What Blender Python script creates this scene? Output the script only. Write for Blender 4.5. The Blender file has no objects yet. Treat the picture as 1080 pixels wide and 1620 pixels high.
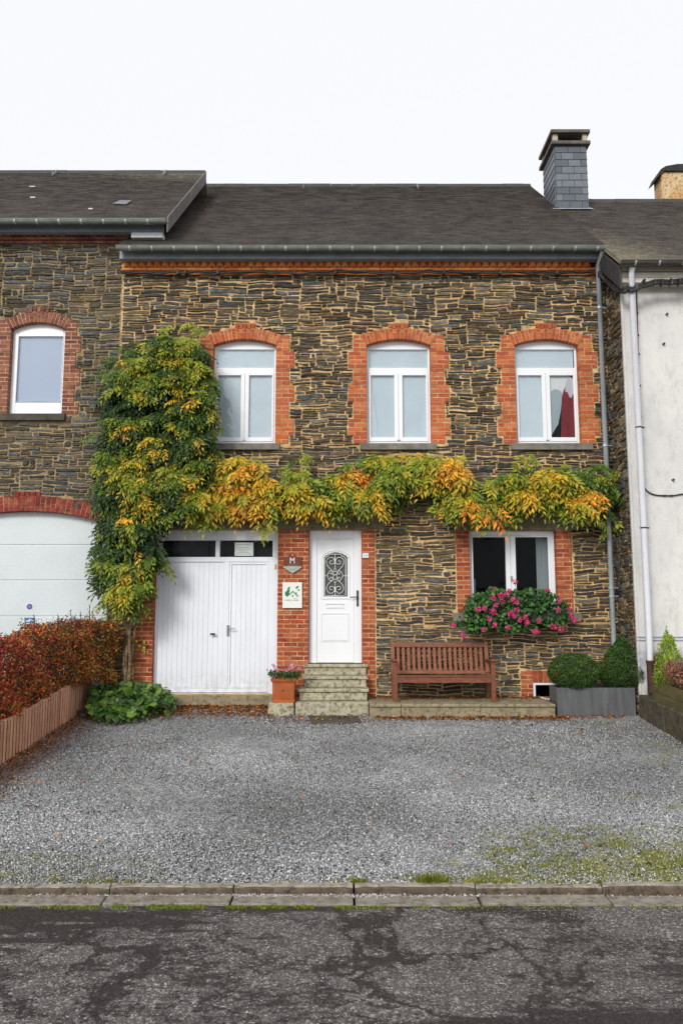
import bpy, math, random
import numpy as np
from mathutils import Vector, Matrix
random.seed(7); RN = np.random.default_rng(11)
S = bpy.context.scene
COL = S.collection

# ------------------------------------------------------------------ camera, world, sun, exposure
F = 1212.0; PITCH = math.radians(7.05); CZ = 1.73
cam_d = bpy.data.cameras.new('camera'); cam = bpy.data.objects.new('camera', cam_d); COL.objects.link(cam)
cam.location = (0, 0, CZ); cam.rotation_euler = (math.radians(90) + PITCH, 0, 0)
cam_d.sensor_fit = 'VERTICAL'; cam_d.sensor_height = 36; cam_d.lens = F / 1620 * 36
cam_d.clip_end = 2000; cam_d.clip_start = 0.1
S.camera = cam
SUN_EL, SUN_AZ = math.radians(30), math.radians(205)
W = bpy.data.worlds.new('World'); S.world = W; W.use_nodes = True
wn = W.node_tree; wn.nodes.clear()
wo = wn.nodes.new('ShaderNodeOutputWorld'); wb = wn.nodes.new('ShaderNodeBackground')
sk = wn.nodes.new('ShaderNodeTexSky'); sk.sky_type = 'NISHITA'; sk.sun_disc = False
sk.sun_elevation = SUN_EL; sk.sun_rotation = SUN_AZ; sk.air_density = 1; sk.dust_density = 3; sk.ozone_density = 1
hs = wn.nodes.new('ShaderNodeHueSaturation'); hs.inputs['Saturation'].default_value = 0.18
mx = wn.nodes.new('ShaderNodeMix'); mx.data_type = 'RGBA'; mx.inputs[0].default_value = 0.86
mx.inputs[7].default_value = (9.95, 10.1, 10.35, 1)          # even cloud cover
wn.links.new(sk.outputs[0], hs.inputs['Color']); wn.links.new(hs.outputs[0], mx.inputs[6])
wn.links.new(mx.outputs[2], wb.inputs['Color']); wb.inputs['Strength'].default_value = 0.090
wn.links.new(wb.outputs[0], wo.inputs[0])
sd = bpy.data.lights.new('sun', 'SUN'); sd.energy = 2.0; sd.angle = math.radians(18); sd.color = (1, .96, .9)
so = bpy.data.objects.new('sun', sd); COL.objects.link(so)
dv = Vector((math.sin(SUN_AZ) * math.cos(SUN_EL), math.cos(SUN_AZ) * math.cos(SUN_EL), math.sin(SUN_EL)))
so.rotation_euler = dv.to_track_quat('Z', 'Y').to_euler(); so.location = (0, -10, 20)
S.view_settings.view_transform = 'Standard'; S.view_settings.look = 'None'
S.view_settings.exposure = 0.24; S.view_settings.gamma = 1; S.view_settings.use_curve_mapping = False
S.render.engine = 'CYCLES'

# ------------------------------------------------------------------ measuring helpers (pixel -> metres on a real plane)
ct, st = math.cos(PITCH), math.sin(PITCH)
def ray(u, v):
    a, b = (u - 540) / F, (810 - v) / F
    return a, ct - b * st, st + b * ct
def P(u, v, Y):
    x, y, z = ray(u, v); k = Y / y
    return x * k, CZ + z * k
def PX(u, v, Y): return P(u, v, Y)[0]
def PZ(v, Y): return P(540, v, Y)[1]
def plane_hit(u, v, Y0, z0, s):                 # ray meets the sloped plane z = z0 + s (Y - Y0)
    x, y, z = ray(u, v); k = (z0 - s * Y0 - CZ) / (z - s * y)
    return x * k, y * k, CZ + z * k
FY = 12.7
def gz(y): return 0.15 - 0.085 * (12.7 - y)
def G(u, v): return plane_hit(u, v, 12.7, 0.15, 0.085)

def lin(*c):
    return tuple((x / 255 / 12.92 if x / 255 <= .04045 else ((x / 255 + .055) / 1.055) ** 2.4) for x in c)

# ------------------------------------------------------------------ materials
class Mt:
    def __init__(s, name):
        s.m = bpy.data.materials.new(name); s.m.use_nodes = True; s.t = s.m.node_tree; s.t.nodes.clear()
        s.o = s.t.nodes.new('ShaderNodeOutputMaterial')
    def n(s, typ, ins=None, **pr):
        nd = s.t.nodes.new('ShaderNode' + typ)
        for k, v in pr.items(): setattr(nd, k, v)
        for k, v in (ins or {}).items():
            if isinstance(v, bpy.types.NodeSocket): s.t.links.new(v, nd.inputs[k])
            else:
                if isinstance(v, tuple) and len(v) == 3 and nd.inputs[k].type == 'RGBA': v = v + (1,)
                nd.inputs[k].default_value = v
        return nd
    def pos(s, sc=(1, 1, 1)):
        tc = s.n('NewGeometry'); return s.n('Mapping', {'Vector': tc.outputs['Position'], 'Scale': sc}).outputs[0]
    def noise(s, scale, detail=4, rough=.6, vec=None, dist=0):
        return s.n('TexNoise', {'Vector': vec if vec else s.pos(), 'Scale': scale, 'Detail': detail, 'Roughness': rough, 'Distortion': dist}).outputs[0]
    def ramp(s, fac, stops, interp='LINEAR'):
        r = s.n('ValToRGB', {'Fac': fac}); e = r.color_ramp; e.interpolation = interp
        while len(e.elements) < len(stops): e.elements.new(.5)
        for el, (p, c) in zip(e.elements, stops):
            el.position = p; el.color = (c, c, c, 1) if isinstance(c, (int, float)) else tuple(c) + (1,)
        return r.outputs[0]
    def mix(s, fac, a, b, mode='MIX'):
        m = s.n('Mix', data_type='RGBA', blend_type=mode)
        for k, v in ((0, fac), (6, a), (7, b)):
            if isinstance(v, bpy.types.NodeSocket): s.t.links.new(v, m.inputs[k])
            else: m.inputs[k].default_value = v if k == 0 else tuple(v) + (1,)
        return m.outputs[2]
    def math(s, op, a, b=0.0, c=0.0):
        m = s.n('Math', operation=op)
        for k, v in enumerate((a, b, c)):
            if isinstance(v, bpy.types.NodeSocket): s.t.links.new(v, m.inputs[k])
            else: m.inputs[k].default_value = v
        return m.outputs[0]
    def bump(s, h, st=.3, d=.01):
        return s.n('Bump', {'Height': h, 'Strength': st, 'Distance': d}).outputs[0]
    def out(s, col, rough=.8, bump=None, metal=0, spec=.5, **kw):
        ins = {'Base Color': col, 'Roughness': rough, 'Metallic': metal, 'Specular IOR Level': spec}
        if bump is not None: ins['Normal'] = bump
        ins.update(kw)
        p = s.n('BsdfPrincipled', ins); s.t.links.new(p.outputs[0], s.o.inputs[0]); return s.m

def simple(name, c1, c2=None, rough=.7, scale=8, metal=0, bs=.15, bd=.004, spec=.5, stretch=(1, 1, 1), fine=90):
    m = Mt(name); v = m.pos(stretch); c2 = c2 or tuple(x * .8 for x in c1)
    f = m.noise(scale, 6, .65, v); g = m.noise(fine, 3, .6, v)
    ff = m.ramp(f, [(.35, 0.), (.65, 1.)])
    col = m.mix(ff, c1, c2); col = m.mix(.25, col, m.ramp(g, [(.3, .55), (.7, 1.25)]), 'MULTIPLY')
    return m.out(col, rough, m.bump(g, bs, bd), metal, spec)

def stone_mat(name, cols, tint=(1, 1, 1)):
    m = Mt(name); g = m.n('NewGeometry'); r = g.outputs['Random Per Island']
    n = len(cols)
    base = m.ramp(r, [(i / n, c) for i, c in enumerate(cols)], 'CONSTANT')
    v = m.pos((1, 1, 3)); a = m.noise(14, 6, .7, v); b = m.noise(60, 5, .7, v); big = m.noise(.8, 3)
    col = m.mix(1.0, base, m.ramp(a, [(.28, .25), (.5, .95), (.72, 2.1)]), 'MULTIPLY')
    col = m.mix(.6, col, m.ramp(b, [(.3, .3), (.7, 1.7)]), 'MULTIPLY')
    col = m.mix(m.ramp(m.noise(9, 5, .7), [(.60, 0.), (.72, .5)]), col, lin(150, 138, 112))       # mortar smears, dust
    col = m.mix(m.math('MULTIPLY', m.ramp(big, [(.5, 0.), (.7, .3)]), 1.0), col, lin(118, 102, 78))
    col = m.mix(1.0, col, tuple(1.04 * q for q in tint), 'MULTIPLY')
    h = m.math('ADD', a, m.math('MULTIPLY', b, .4))
    return m.out(col, .78, m.bump(h, 1., .02), spec=.35)

def mortar_mat(name, c1, c2, c3):
    m = Mt(name); a = m.noise(1.1, 4, .6); b = m.noise(45, 5, .75); c = m.noise(7, 5, .7)
    col = m.mix(m.ramp(a, [(.38, 0.), (.62, 1.)]), c1, c2)
    col = m.mix(m.ramp(c, [(.42, 0.), (.62, 1.)]), col, c3); col = m.mix(m.ramp(m.noise(3.1, 6, .75), [(.52, 0.), (.66, .7)]), col, tuple(x * .42 for x in c3))
    col = m.mix(.6, col, m.ramp(b, [(.3, .45), (.65, 1.2)]), 'MULTIPLY')
    return m.out(col, .92, m.bump(b, .8, .012), spec=.2)

def brick_mat(name, cols):
    m = Mt(name); g = m.n('NewGeometry'); n = len(cols)
    base = m.ramp(g.outputs['Random Per Island'], [(i / n, c) for i, c in enumerate(cols)], 'CONSTANT')
    a = m.noise(25, 6, .75); b = m.noise(120, 4, .7); w = m.noise(4.5, 5, .7)
    col = m.mix(1.0, base, m.ramp(a, [(.25, .6), (.5, 1.), (.75, 1.35)]), 'MULTIPLY')
    col = m.mix(.4, col, m.ramp(b, [(.3, .5), (.7, 1.3)]), 'MULTIPLY')
    col = m.mix(m.ramp(w, [(.5, 0.), (.75, .6)]), col, lin(204, 136, 92))
    col = m.mix(m.ramp(m.noise(11, 5, .7), [(.62, 0.), (.75, .6)]), col, lin(92, 48, 34))
    col = m.mix(1.0, col, (.84, .92, 1.0), 'MULTIPLY')
    return m.out(col, .85, m.bump(m.math('ADD', a, b), .5, .005), spec=.25)

def foliage_mat(name, rough=.45, trans=.25):
    m = Mt(name); at = m.n('Attribute', attribute_name='Col'); c = at.outputs['Color']
    n = m.noise(60, 3, .6); c = m.mix(.5, c, m.ramp(n, [(.3, .6), (.7, 1.3)]), 'MULTIPLY')
    p = m.n('BsdfPrincipled', {'Base Color': c, 'Roughness': rough, 'Specular IOR Level': .35})
    t = m.n('BsdfTranslucent', {'Color': c}); x = m.n('MixShader', {0: trans, 1: p.outputs[0], 2: t.outputs[0]})
    m.t.links.new(x.outputs[0], m.o.inputs[0]); return m.m

def glass_mat(name, refl=.1, tint=(.93, .96, .97), edge=.6):
    m = Mt(name); tr = m.n('BsdfTransparent', {'Color': tint})
    g = m.n('BsdfGlossy', {'Color': (.9, .95, 1.), 'Roughness': .02, 'Normal': m.bump(m.noise(1.7, 2), .03, .02)})
    lw = m.n('LayerWeight', {'Blend': .25}); f = m.math('MULTIPLY_ADD', lw.outputs['Facing'], edge, refl)
    x = m.n('MixShader', {0: f, 1: tr.outputs[0], 2: g.outputs[0]}); m.t.links.new(x.outputs[0], m.o.inputs[0]); return m.m

MSTONE = stone_mat('slate_rubble', [lin(76, 70, 60), lin(96, 87, 68), lin(62, 63, 62), lin(90, 76, 56), lin(54, 52, 47), lin(106, 97, 80), lin(76, 82, 82), lin(82, 66, 46), lin(118, 110, 94), lin(60, 56, 50), lin(70, 66, 58), lin(92, 94, 90)])
MSTONE2 = stone_mat('slate_rubble_neighbour', [lin(72, 70, 64), lin(92, 84, 66), lin(80, 86, 90), lin(76, 66, 52), lin(56, 58, 56), lin(98, 90, 76), lin(84, 90, 92), lin(66, 62, 52)], (1.08, 1.09, 1.08))
MMORT = mortar_mat('lime_mortar', lin(222, 182, 126), lin(220, 196, 152), lin(170, 136, 94))
MMORT2 = mortar_mat('grey_mortar', lin(180, 154, 114), lin(170, 152, 120), lin(130, 112, 84))
MBRICK = brick_mat('orange_brick', [lin(194, 98, 54), lin(206, 110, 60), lin(180, 88, 52), lin(208, 120, 70), lin(176, 88, 58), lin(200, 100, 50), lin(188, 108, 70), lin(182, 88, 50)])
MBRICK2 = brick_mat('red_brick', [lin(166, 78, 48), lin(178, 86, 50), lin(150, 68, 44), lin(184, 98, 60), lin(152, 64, 38), lin(174, 80, 46), lin(158, 74, 48)])
MBRICK3 = brick_mat('weathered_brick', [lin(130, 76, 64), lin(146, 88, 70), lin(112, 70, 62), lin(154, 100, 82), lin(140, 92, 74)])
MBRICK4 = brick_mat('dark_red_brick', [lin(132, 52, 46), lin(146, 58, 50), lin(118, 48, 44)])
MBRICK5 = brick_mat('cornice_brick', [lin(236, 138, 72), lin(244, 152, 84), lin(224, 120, 62), lin(232, 132, 70)])
MJOINT = mortar_mat('brick_joint', lin(222, 180, 142), lin(210, 168, 134), lin(186, 140, 106))
MBRICKB = mortar_mat('dark_cornice_backing', lin(96, 50, 34), lin(60, 40, 32), lin(30, 24, 22))  # mottled dark brown, for the backing behind the cornice dentils
def pvc():
    m = Mt('white_pvc'); a = m.noise(1.4, 5, .65, m.pos((1, 1, .5))); b = m.noise(40, 4, .7, m.pos((1, 1, .15)))
    col = m.mix(m.ramp(a, [(.4, 0.), (.7, .35)]), (.80, .82, .85), (.68, .70, .72))
    col = m.mix(m.ramp(b, [(.62, 0.), (.8, .3)]), col, (.5, .5, .48))
    return m.out(col, .35, m.bump(a, .05, .01))
MWHITE = pvc()
def paint():
    m = Mt('white_garage_paint'); a = m.noise(1.6, 6, .7, m.pos((1.5, 1, .4))); b = m.noise(22, 5, .75, m.pos((2, 1, .2)))
    col = m.mix(m.ramp(a, [(.4, 0.), (.68, .5)]), (.76, .79, .85), (.62, .65, .69))
    col = m.mix(m.ramp(b, [(.6, 0.), (.8, .4)]), col, (.48, .48, .46))
    g = m.n('NewGeometry'); sx = m.n('SeparateXYZ', {0: g.outputs['Position']})
    low = m.ramp(sx.outputs[2], [(.30, 1.), (.75, 0.)])
    col = m.mix(m.math('MULTIPLY', low, m.ramp(m.noise(9, 5, .7), [(.4, 0.), (.7, .5)])), col, lin(130, 128, 116))   # splashed dirt
    return m.out(col, .45, m.bump(b, .12, .003))
MPAINT = paint()
MDOORN = simple('neighbour_garage_white', (.62, .68, .70), (.56, .62, .64), .4, .9, bs=.03)
MSILL = simple('bluestone', lin(128, 124, 112), lin(92, 90, 82), .8, 7)
MSILLD = simple('dark_bluestone', lin(84, 80, 70), lin(52, 52, 48), .85, 7)
def concrete(name, c1, c2, c3, sc=5):
    m = Mt(name); a = m.noise(sc, 7, .7); b = m.noise(70, 5, .75); c = m.noise(16, 6, .75)
    col = m.mix(m.ramp(a, [(.38, 0.), (.62, 1.)]), c1, c2)
    col = m.mix(m.ramp(c, [(.50, 0.), (.62, .85)]), col, c3)
    col = m.mix(.5, col, m.ramp(b, [(.3, .5), (.7, 1.25)]), 'MULTIPLY')
    return m.out(col, .9, m.bump(m.math('ADD', b, c), .6, .008), spec=.2)
MCONC = concrete('old_concrete', lin(160, 150, 122), lin(136, 126, 104), lin(98, 88, 68))
MSTEP = concrete('lichened_step_stone', lin(186, 180, 156), lin(160, 154, 130), lin(84, 76, 62), 8)
MKERB = concrete('kerb_concrete', lin(162, 156, 144), lin(138, 130, 118), lin(92, 82, 68), 6)
MLINT = concrete('lintel_stone', lin(146, 136, 110), lin(120, 110, 88), lin(84, 76, 60), 3)
MZINC = simple('zinc', lin(146, 154, 148), lin(118, 126, 122), .42, 6, metal=.3, bs=.05)
MZPIPE = simple('galvanised_pipe', lin(176, 184, 190), lin(144, 154, 160), .4, 5, metal=.25, bs=.05, stretch=(1, 1, .4))
MFASC = simple('fascia_slate_grey', lin(150, 160, 168), lin(130, 140, 148), .6, 5)
MBLACK = simple('black_rubber', (.018, .017, .016), (.03, .028, .026), .6)
MWPIPE = simple('white_pipe_paint', (.74, .76, .82), (.66, .68, .73), .4, 3, stretch=(1, 1, .4))
MRUST = simple('rusty_iron', lin(92, 56, 40), lin(44, 30, 26), .8, 12)
MIRON = simple('black_iron', (.02, .018, .017), (.035, .03, .028), .45, metal=.4)
MSTEEL = simple('brushed_steel', (.35, .35, .34), (.25, .25, .25), .3, metal=.9)
def wood():
    m = Mt('red_stained_wood'); v = m.pos((2, 8, 8)); a = m.noise(5, 6, .7, v); b = m.noise(40, 4, .7, m.pos((.6, 3, 3)))
    g = m.n('NewGeometry'); r = g.outputs['Random Per Island']
    col = m.mix(m.ramp(a, [(.35, 0.), (.65, 1.)]), lin(136, 78, 48), lin(96, 52, 34))
    col = m.mix(1.0, col, m.ramp(r, [(0., .75), (1., 1.3)]), 'MULTIPLY')
    col = m.mix(m.ramp(b, [(.6, 0.), (.8, .45)]), col, lin(140, 116, 92))
    return m.out(col, .55, m.bump(b, .3, .003))
MWOOD = wood()
MPLANK = simple('green_weathered_planks', lin(112, 100, 62), lin(78, 74, 44), .85, 6, stretch=(1, .4, 3))
MTERRA = concrete('terracotta', lin(186, 100, 56), lin(160, 84, 48), lin(150, 100, 66), 6)
def palis():
    m = Mt('terracotta_palisade'); g = m.n('NewGeometry'); r = g.outputs['Random Per Island']
    a = m.noise(6, 6, .7, m.pos((1, 1, .6))); b = m.noise(70, 4, .7)
    col = m.mix(m.ramp(a, [(.35, 0.), (.7, 1.)]), lin(212, 160, 132), lin(186, 136, 110))
    col = m.mix(1.0, col, m.ramp(r, [(0., .82), (1., 1.18)]), 'MULTIPLY')
    col = m.mix(m.ramp(m.noise(13, 5, .75), [(.58, 0.), (.72, .5)]), col, lin(108, 84, 60))
    return m.out(m.mix(.4, col, m.ramp(b, [(.3, .6), (.7, 1.2)]), 'MULTIPLY'), .9, m.bump(b, .5, .005), spec=.2)
MPAL = palis()
MPLZ = simple('zinc_planter', lin(110, 112, 114), lin(84, 86, 88), .5, 3, metal=.25, bs=.04, stretch=(4, 4, .5))
def render_wall():
    m = Mt('white_render'); a = m.noise(.7, 6, .65, m.pos((1, 1, .5))); b = m.noise(30, 6, .8); c = m.noise(5, 6, .75, m.pos((1.4, 1, .8)))
    col = m.mix(m.ramp(a, [(.38, 0.), (.66, 1.)]), lin(216, 215, 212), lin(190, 190, 190))
    col = m.mix(m.ramp(c, [(.5, 0.), (.75, .6)]), col, lin(166, 166, 162))
    col = m.mix(m.ramp(m.noise(2.3, 5, .7, m.pos((2.5, 1, .35))), [(.60, 0.), (.78, .5)]), col, lin(176, 168, 146))
    g = m.n('NewGeometry'); z = m.n('SeparateXYZ', {0: g.outputs['Position']}).outputs[2]
    low = m.math('MULTIPLY', m.ramp(m.math('MULTIPLY', z, .4), [(.40, 1.), (.47, 0.)]), m.ramp(c, [(.42, 0.), (.56, .8)]))
    col = m.mix(low, col, lin(150, 154, 164))
    col = m.mix(.4, col, m.ramp(b, [(.25, .7), (.6, 1.05)]), 'MULTIPLY')
    return m.out(col, .9, m.bump(m.math('ADD', b, c), .45, .008), spec=.2)
MREND = render_wall()
def roofm(name, c1, c2, lich, amount, band=None):
    m = Mt(name); v = m.pos()
    sep = m.n('NewGeometry').outputs['Random Per Island']; sep = m.ramp(sep, [(0., .2), (.5, .4), (.85, .55), (1., .8)])
    col = m.mix(sep, c1, c2)
    col = m.mix(m.ramp(m.noise(.9, 5, .7, m.pos((2, 1, 1))), [(.40, 0.), (.62, .65)]), col, lin(94, 86, 80)); col = m.mix(m.ramp(m.noise(3.5, 6, .75), [(.5, 0.), (.66, .5)]), col, lin(50, 46, 46)); col = m.mix(m.ramp(m.noise(22, 5, .85), [(.56, 0.), (.7, .55)]), col, lin(130, 122, 114))
    l = m.math('MULTIPLY', m.ramp(m.noise(14, 6, .8), [(.58, 0.), (.68, 1.)]), m.ramp(m.noise(1.0, 4, .7), [(.45, 0.), (.6, amount)]))
    col = m.mix(l, col, lich)
    if band:                                            # lichen growing thick along the ridge and the right edge
        g = m.n('NewGeometry'); q = m.n('SeparateXYZ', {0: g.outputs['Position']})
        e = m.n('MapRange', {'Value': q.outputs[2], 'From Min': band[0], 'From Max': band[1]}).outputs[0]
        f2 = m.n('MapRange', {'Value': q.outputs[0], 'From Min': band[2], 'From Max': band[3]}).outputs[0]
        k = m.math('ADD', m.math('MULTIPLY', m.math('MULTIPLY', e, f2), .55), m.noise(7, 7, .8, m.pos((1.6, 1, 1))))
        col = m.mix(m.n('MapRange', {'Value': k, 'From Min': .70, 'From Max': 1.0, 'To Min': 0., 'To Max': .75}).outputs[0], col, lin(144, 138, 116))
    f = m.noise(24, 6, .85); col = m.mix(.8, col, m.ramp(f, [(.32, .5), (.68, 1.55)]), 'MULTIPLY')
    return m.out(col, .72, m.bump(f, .5, .01), spec=.35)
MROOF = roofm('roof_slate', lin(66, 60, 58), lin(84, 78, 74), lin(138, 132, 108), .35)

MROOF2 = roofm('roof_slate_lichened', lin(66, 61, 59), lin(98, 92, 88), lin(160, 154, 122), 1.); MROOF3 = roofm('roof_slate_ridge_lichen', lin(66, 61, 59), lin(98, 92, 88), lin(150, 144, 118), .7, (10.2, 11.1, -7.5, -3.6))
MROOF4 = roofm('roof_slate_edge_lichen', lin(70, 64, 62), lin(104, 98, 92), lin(150, 144, 124), .8, (9.5, 7.2, 6.5, 4.4))
def slate_tile():
    m = Mt('hung_slate'); g = m.n('NewGeometry'); a = m.noise(18, 5, .7)
    col = m.ramp(g.outputs['Random Per Island'], [(0., lin(92, 98, 106)), (.35, lin(104, 109, 118)), (.7, lin(84, 90, 98))], 'CONSTANT')
    col = m.mix(.6, col, m.ramp(a, [(.3, .7), (.7, 1.2)]), 'MULTIPLY')
    return m.out(col, .45, m.bump(a, .2, .004))
MTILE = slate_tile()
MTILED = simple('dark_slate_tile', lin(58, 58, 60), lin(44, 44, 46), .6, 6)
MCHIM = concrete('ochre_chimney_render', lin(216, 196, 156), lin(200, 156, 104), lin(120, 72, 44), 1.7)
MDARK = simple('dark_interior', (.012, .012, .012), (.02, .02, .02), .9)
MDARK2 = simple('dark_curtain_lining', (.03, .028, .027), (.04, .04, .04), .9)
MNET = simple('pale_blue_blind', (.66, .70, .73), (.59, .63, .66), .9, 1.2, bs=.02)
MVOIL = simple('pinkish_voile', (.66, .69, .73), (.60, .62, .67), .9, 3, bs=.02)
MNETL = simple('lavender_blind', (.44, .47, .60), (.42, .45, .57), .9, 1.2, bs=.02)
MNETG = simple('grey_green_sheer', (.30, .38, .41), (.27, .35, .38), .9, 2, bs=.02)
MNETS = simple('pale_sheer', (.62, .66, .68), (.56, .6, .62), .9, 2)
MRED = simple('dark_red_curtain', (.20, .022, .03), (.11, .012, .018), .9, 6, stretch=(6, 1, .3))
MGLASS = glass_mat('window_glass', .04); MGLASSC = glass_mat('clear_window_glass', .006, (.97, .97, .97), .15); MGLASSD = glass_mat('dark_window_glass', .004, (.86, .88, .88), .12)
MFOL = foliage_mat('leaf', .5, .09); MFOLW = foliage_mat('waxy_leaf', .35, .12); MPET = foliage_mat('petal', .5, .3)
MBARK = concrete('vine_bark', lin(150, 128, 98), lin(112, 92, 70), lin(76, 62, 48), 12)
MTWIG = simple('twig', lin(70, 44, 36), lin(50, 34, 30), .8)
MSOIL = simple('soil', (.03, .022, .015), (.05, .035, .022), .95, 20, bs=.6, bd=.02)

def gravel():
    m = Mt('grey_gravel'); p = m.pos()
    w = m.n('TexVoronoi', {'Vector': p, 'Scale': 62., 'Randomness': 1.}); w2 = m.n('TexVoronoi', {'Vector': p, 'Scale': 120.})
    r = m.n('SeparateColor', {0: w.outputs['Color']}).outputs[0]; r2 = m.n('SeparateColor', {0: w2.outputs['Color']}).outputs[1]
    c1 = m.ramp(r, [(0., lin(40, 40, 40)), (.2, lin(110, 112, 112)), (.5, lin(158, 160, 160)), (.8, lin(194, 196, 200)), (1., lin(236, 236, 238))])
    c2 = m.ramp(r2, [(0., lin(60, 60, 60)), (.5, lin(154, 156, 158)), (1., lin(228, 229, 232))])
    col = m.mix(.45, c1, c2)
    big = m.noise(.55, 5, .65, m.pos((.7, 1.3, 1))); col = m.mix(1., col, m.ramp(big, [(.36, .74), (.5, 1.), (.62, 1.25)]), 'MULTIPLY')
    col = m.mix(m.ramp(m.noise(1.7, 5, .7), [(.5, 0.), (.7, .35)]), col, lin(108, 104, 92))
    gap = m.ramp(w.outputs['Distance'], [(.35, 1.), (.62, .25)]); col = m.mix(.75, col, gap, 'MULTIPLY')
    g = m.n('NewGeometry'); s = m.n('SeparateXYZ', {0: g.outputs['Position']}); X, Y = s.outputs[0], s.outputs[1]
    near = m.n('MapRange', {'Value': Y, 'From Min': 8.0, 'From Max': 6.3, 'To Min': 0., 'To Max': 1.}).outputs[0]
    right = m.n('MapRange', {'Value': X, 'From Min': 0.2, 'From Max': 2.6, 'To Min': .12, 'To Max': 1.}).outputs[0]
    left = m.n('MapRange', {'Value': X, 'From Min': -1.6, 'From Max': -3., 'To Min': 0., 'To Max': .8}).outputs[0]
    kerbn = m.n('MapRange', {'Value': Y, 'From Min': 6.9, 'From Max': 6.25, 'To Min': 0., 'To Max': 1.}).outputs[0]
    e1 = m.math('MULTIPLY', near, right); e2 = m.math('MULTIPLY', kerbn, left)
    e3 = m.math('MULTIPLY', m.n('MapRange', {'Value': X, 'From Min': 3.2, 'From Max': 5.2, 'To Min': 0., 'To Max': .62}).outputs[0], 1.)
    e = m.math('MAXIMUM', m.math('MAXIMUM', e1, e2), e3)
    mn = m.noise(3.2, 6, .75); fine = m.noise(38, 4, .8)
    v = m.math('ADD', m.math('ADD', m.math('MULTIPLY', mn, 1.0), m.math('MULTIPLY', fine, .55)), m.math('MULTIPLY', e, .36))
    mask = m.ramp(v, [(1.02, 0.), (1.10, .85)] if False else [(.0, 0.), (1., 1.)])
    mask = m.n('MapRange', {'Value': v, 'From Min': .98, 'From Max': 1.06, 'To Min': 0., 'To Max': .75}).outputs[0]
    moss = m.mix(m.noise(20, 3), lin(110, 110, 36), lin(166, 164, 52))
    col = m.mix(mask, col, moss)
    # fallen-leaf dust along the hedge foot and the house
    dl = m.n('MapRange', {'Value': m.math('ADD', X, m.math('MULTIPLY', m.noise(5, 5, .7), .7)), 'From Min': -3.0, 'From Max': -3.6, 'To Min': 0., 'To Max': .9}).outputs[0]
    col = m.mix(m.math('MULTIPLY', dl, m.ramp(m.noise(50, 4, .8), [(.38, 0.), (.55, 1.)])), col, lin(104, 72, 52))
    return m.out(col, .85, m.bump(m.math('SUBTRACT', 1., w.outputs['Distance']), .9, .012), spec=.3)
MGRAV = gravel()
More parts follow.
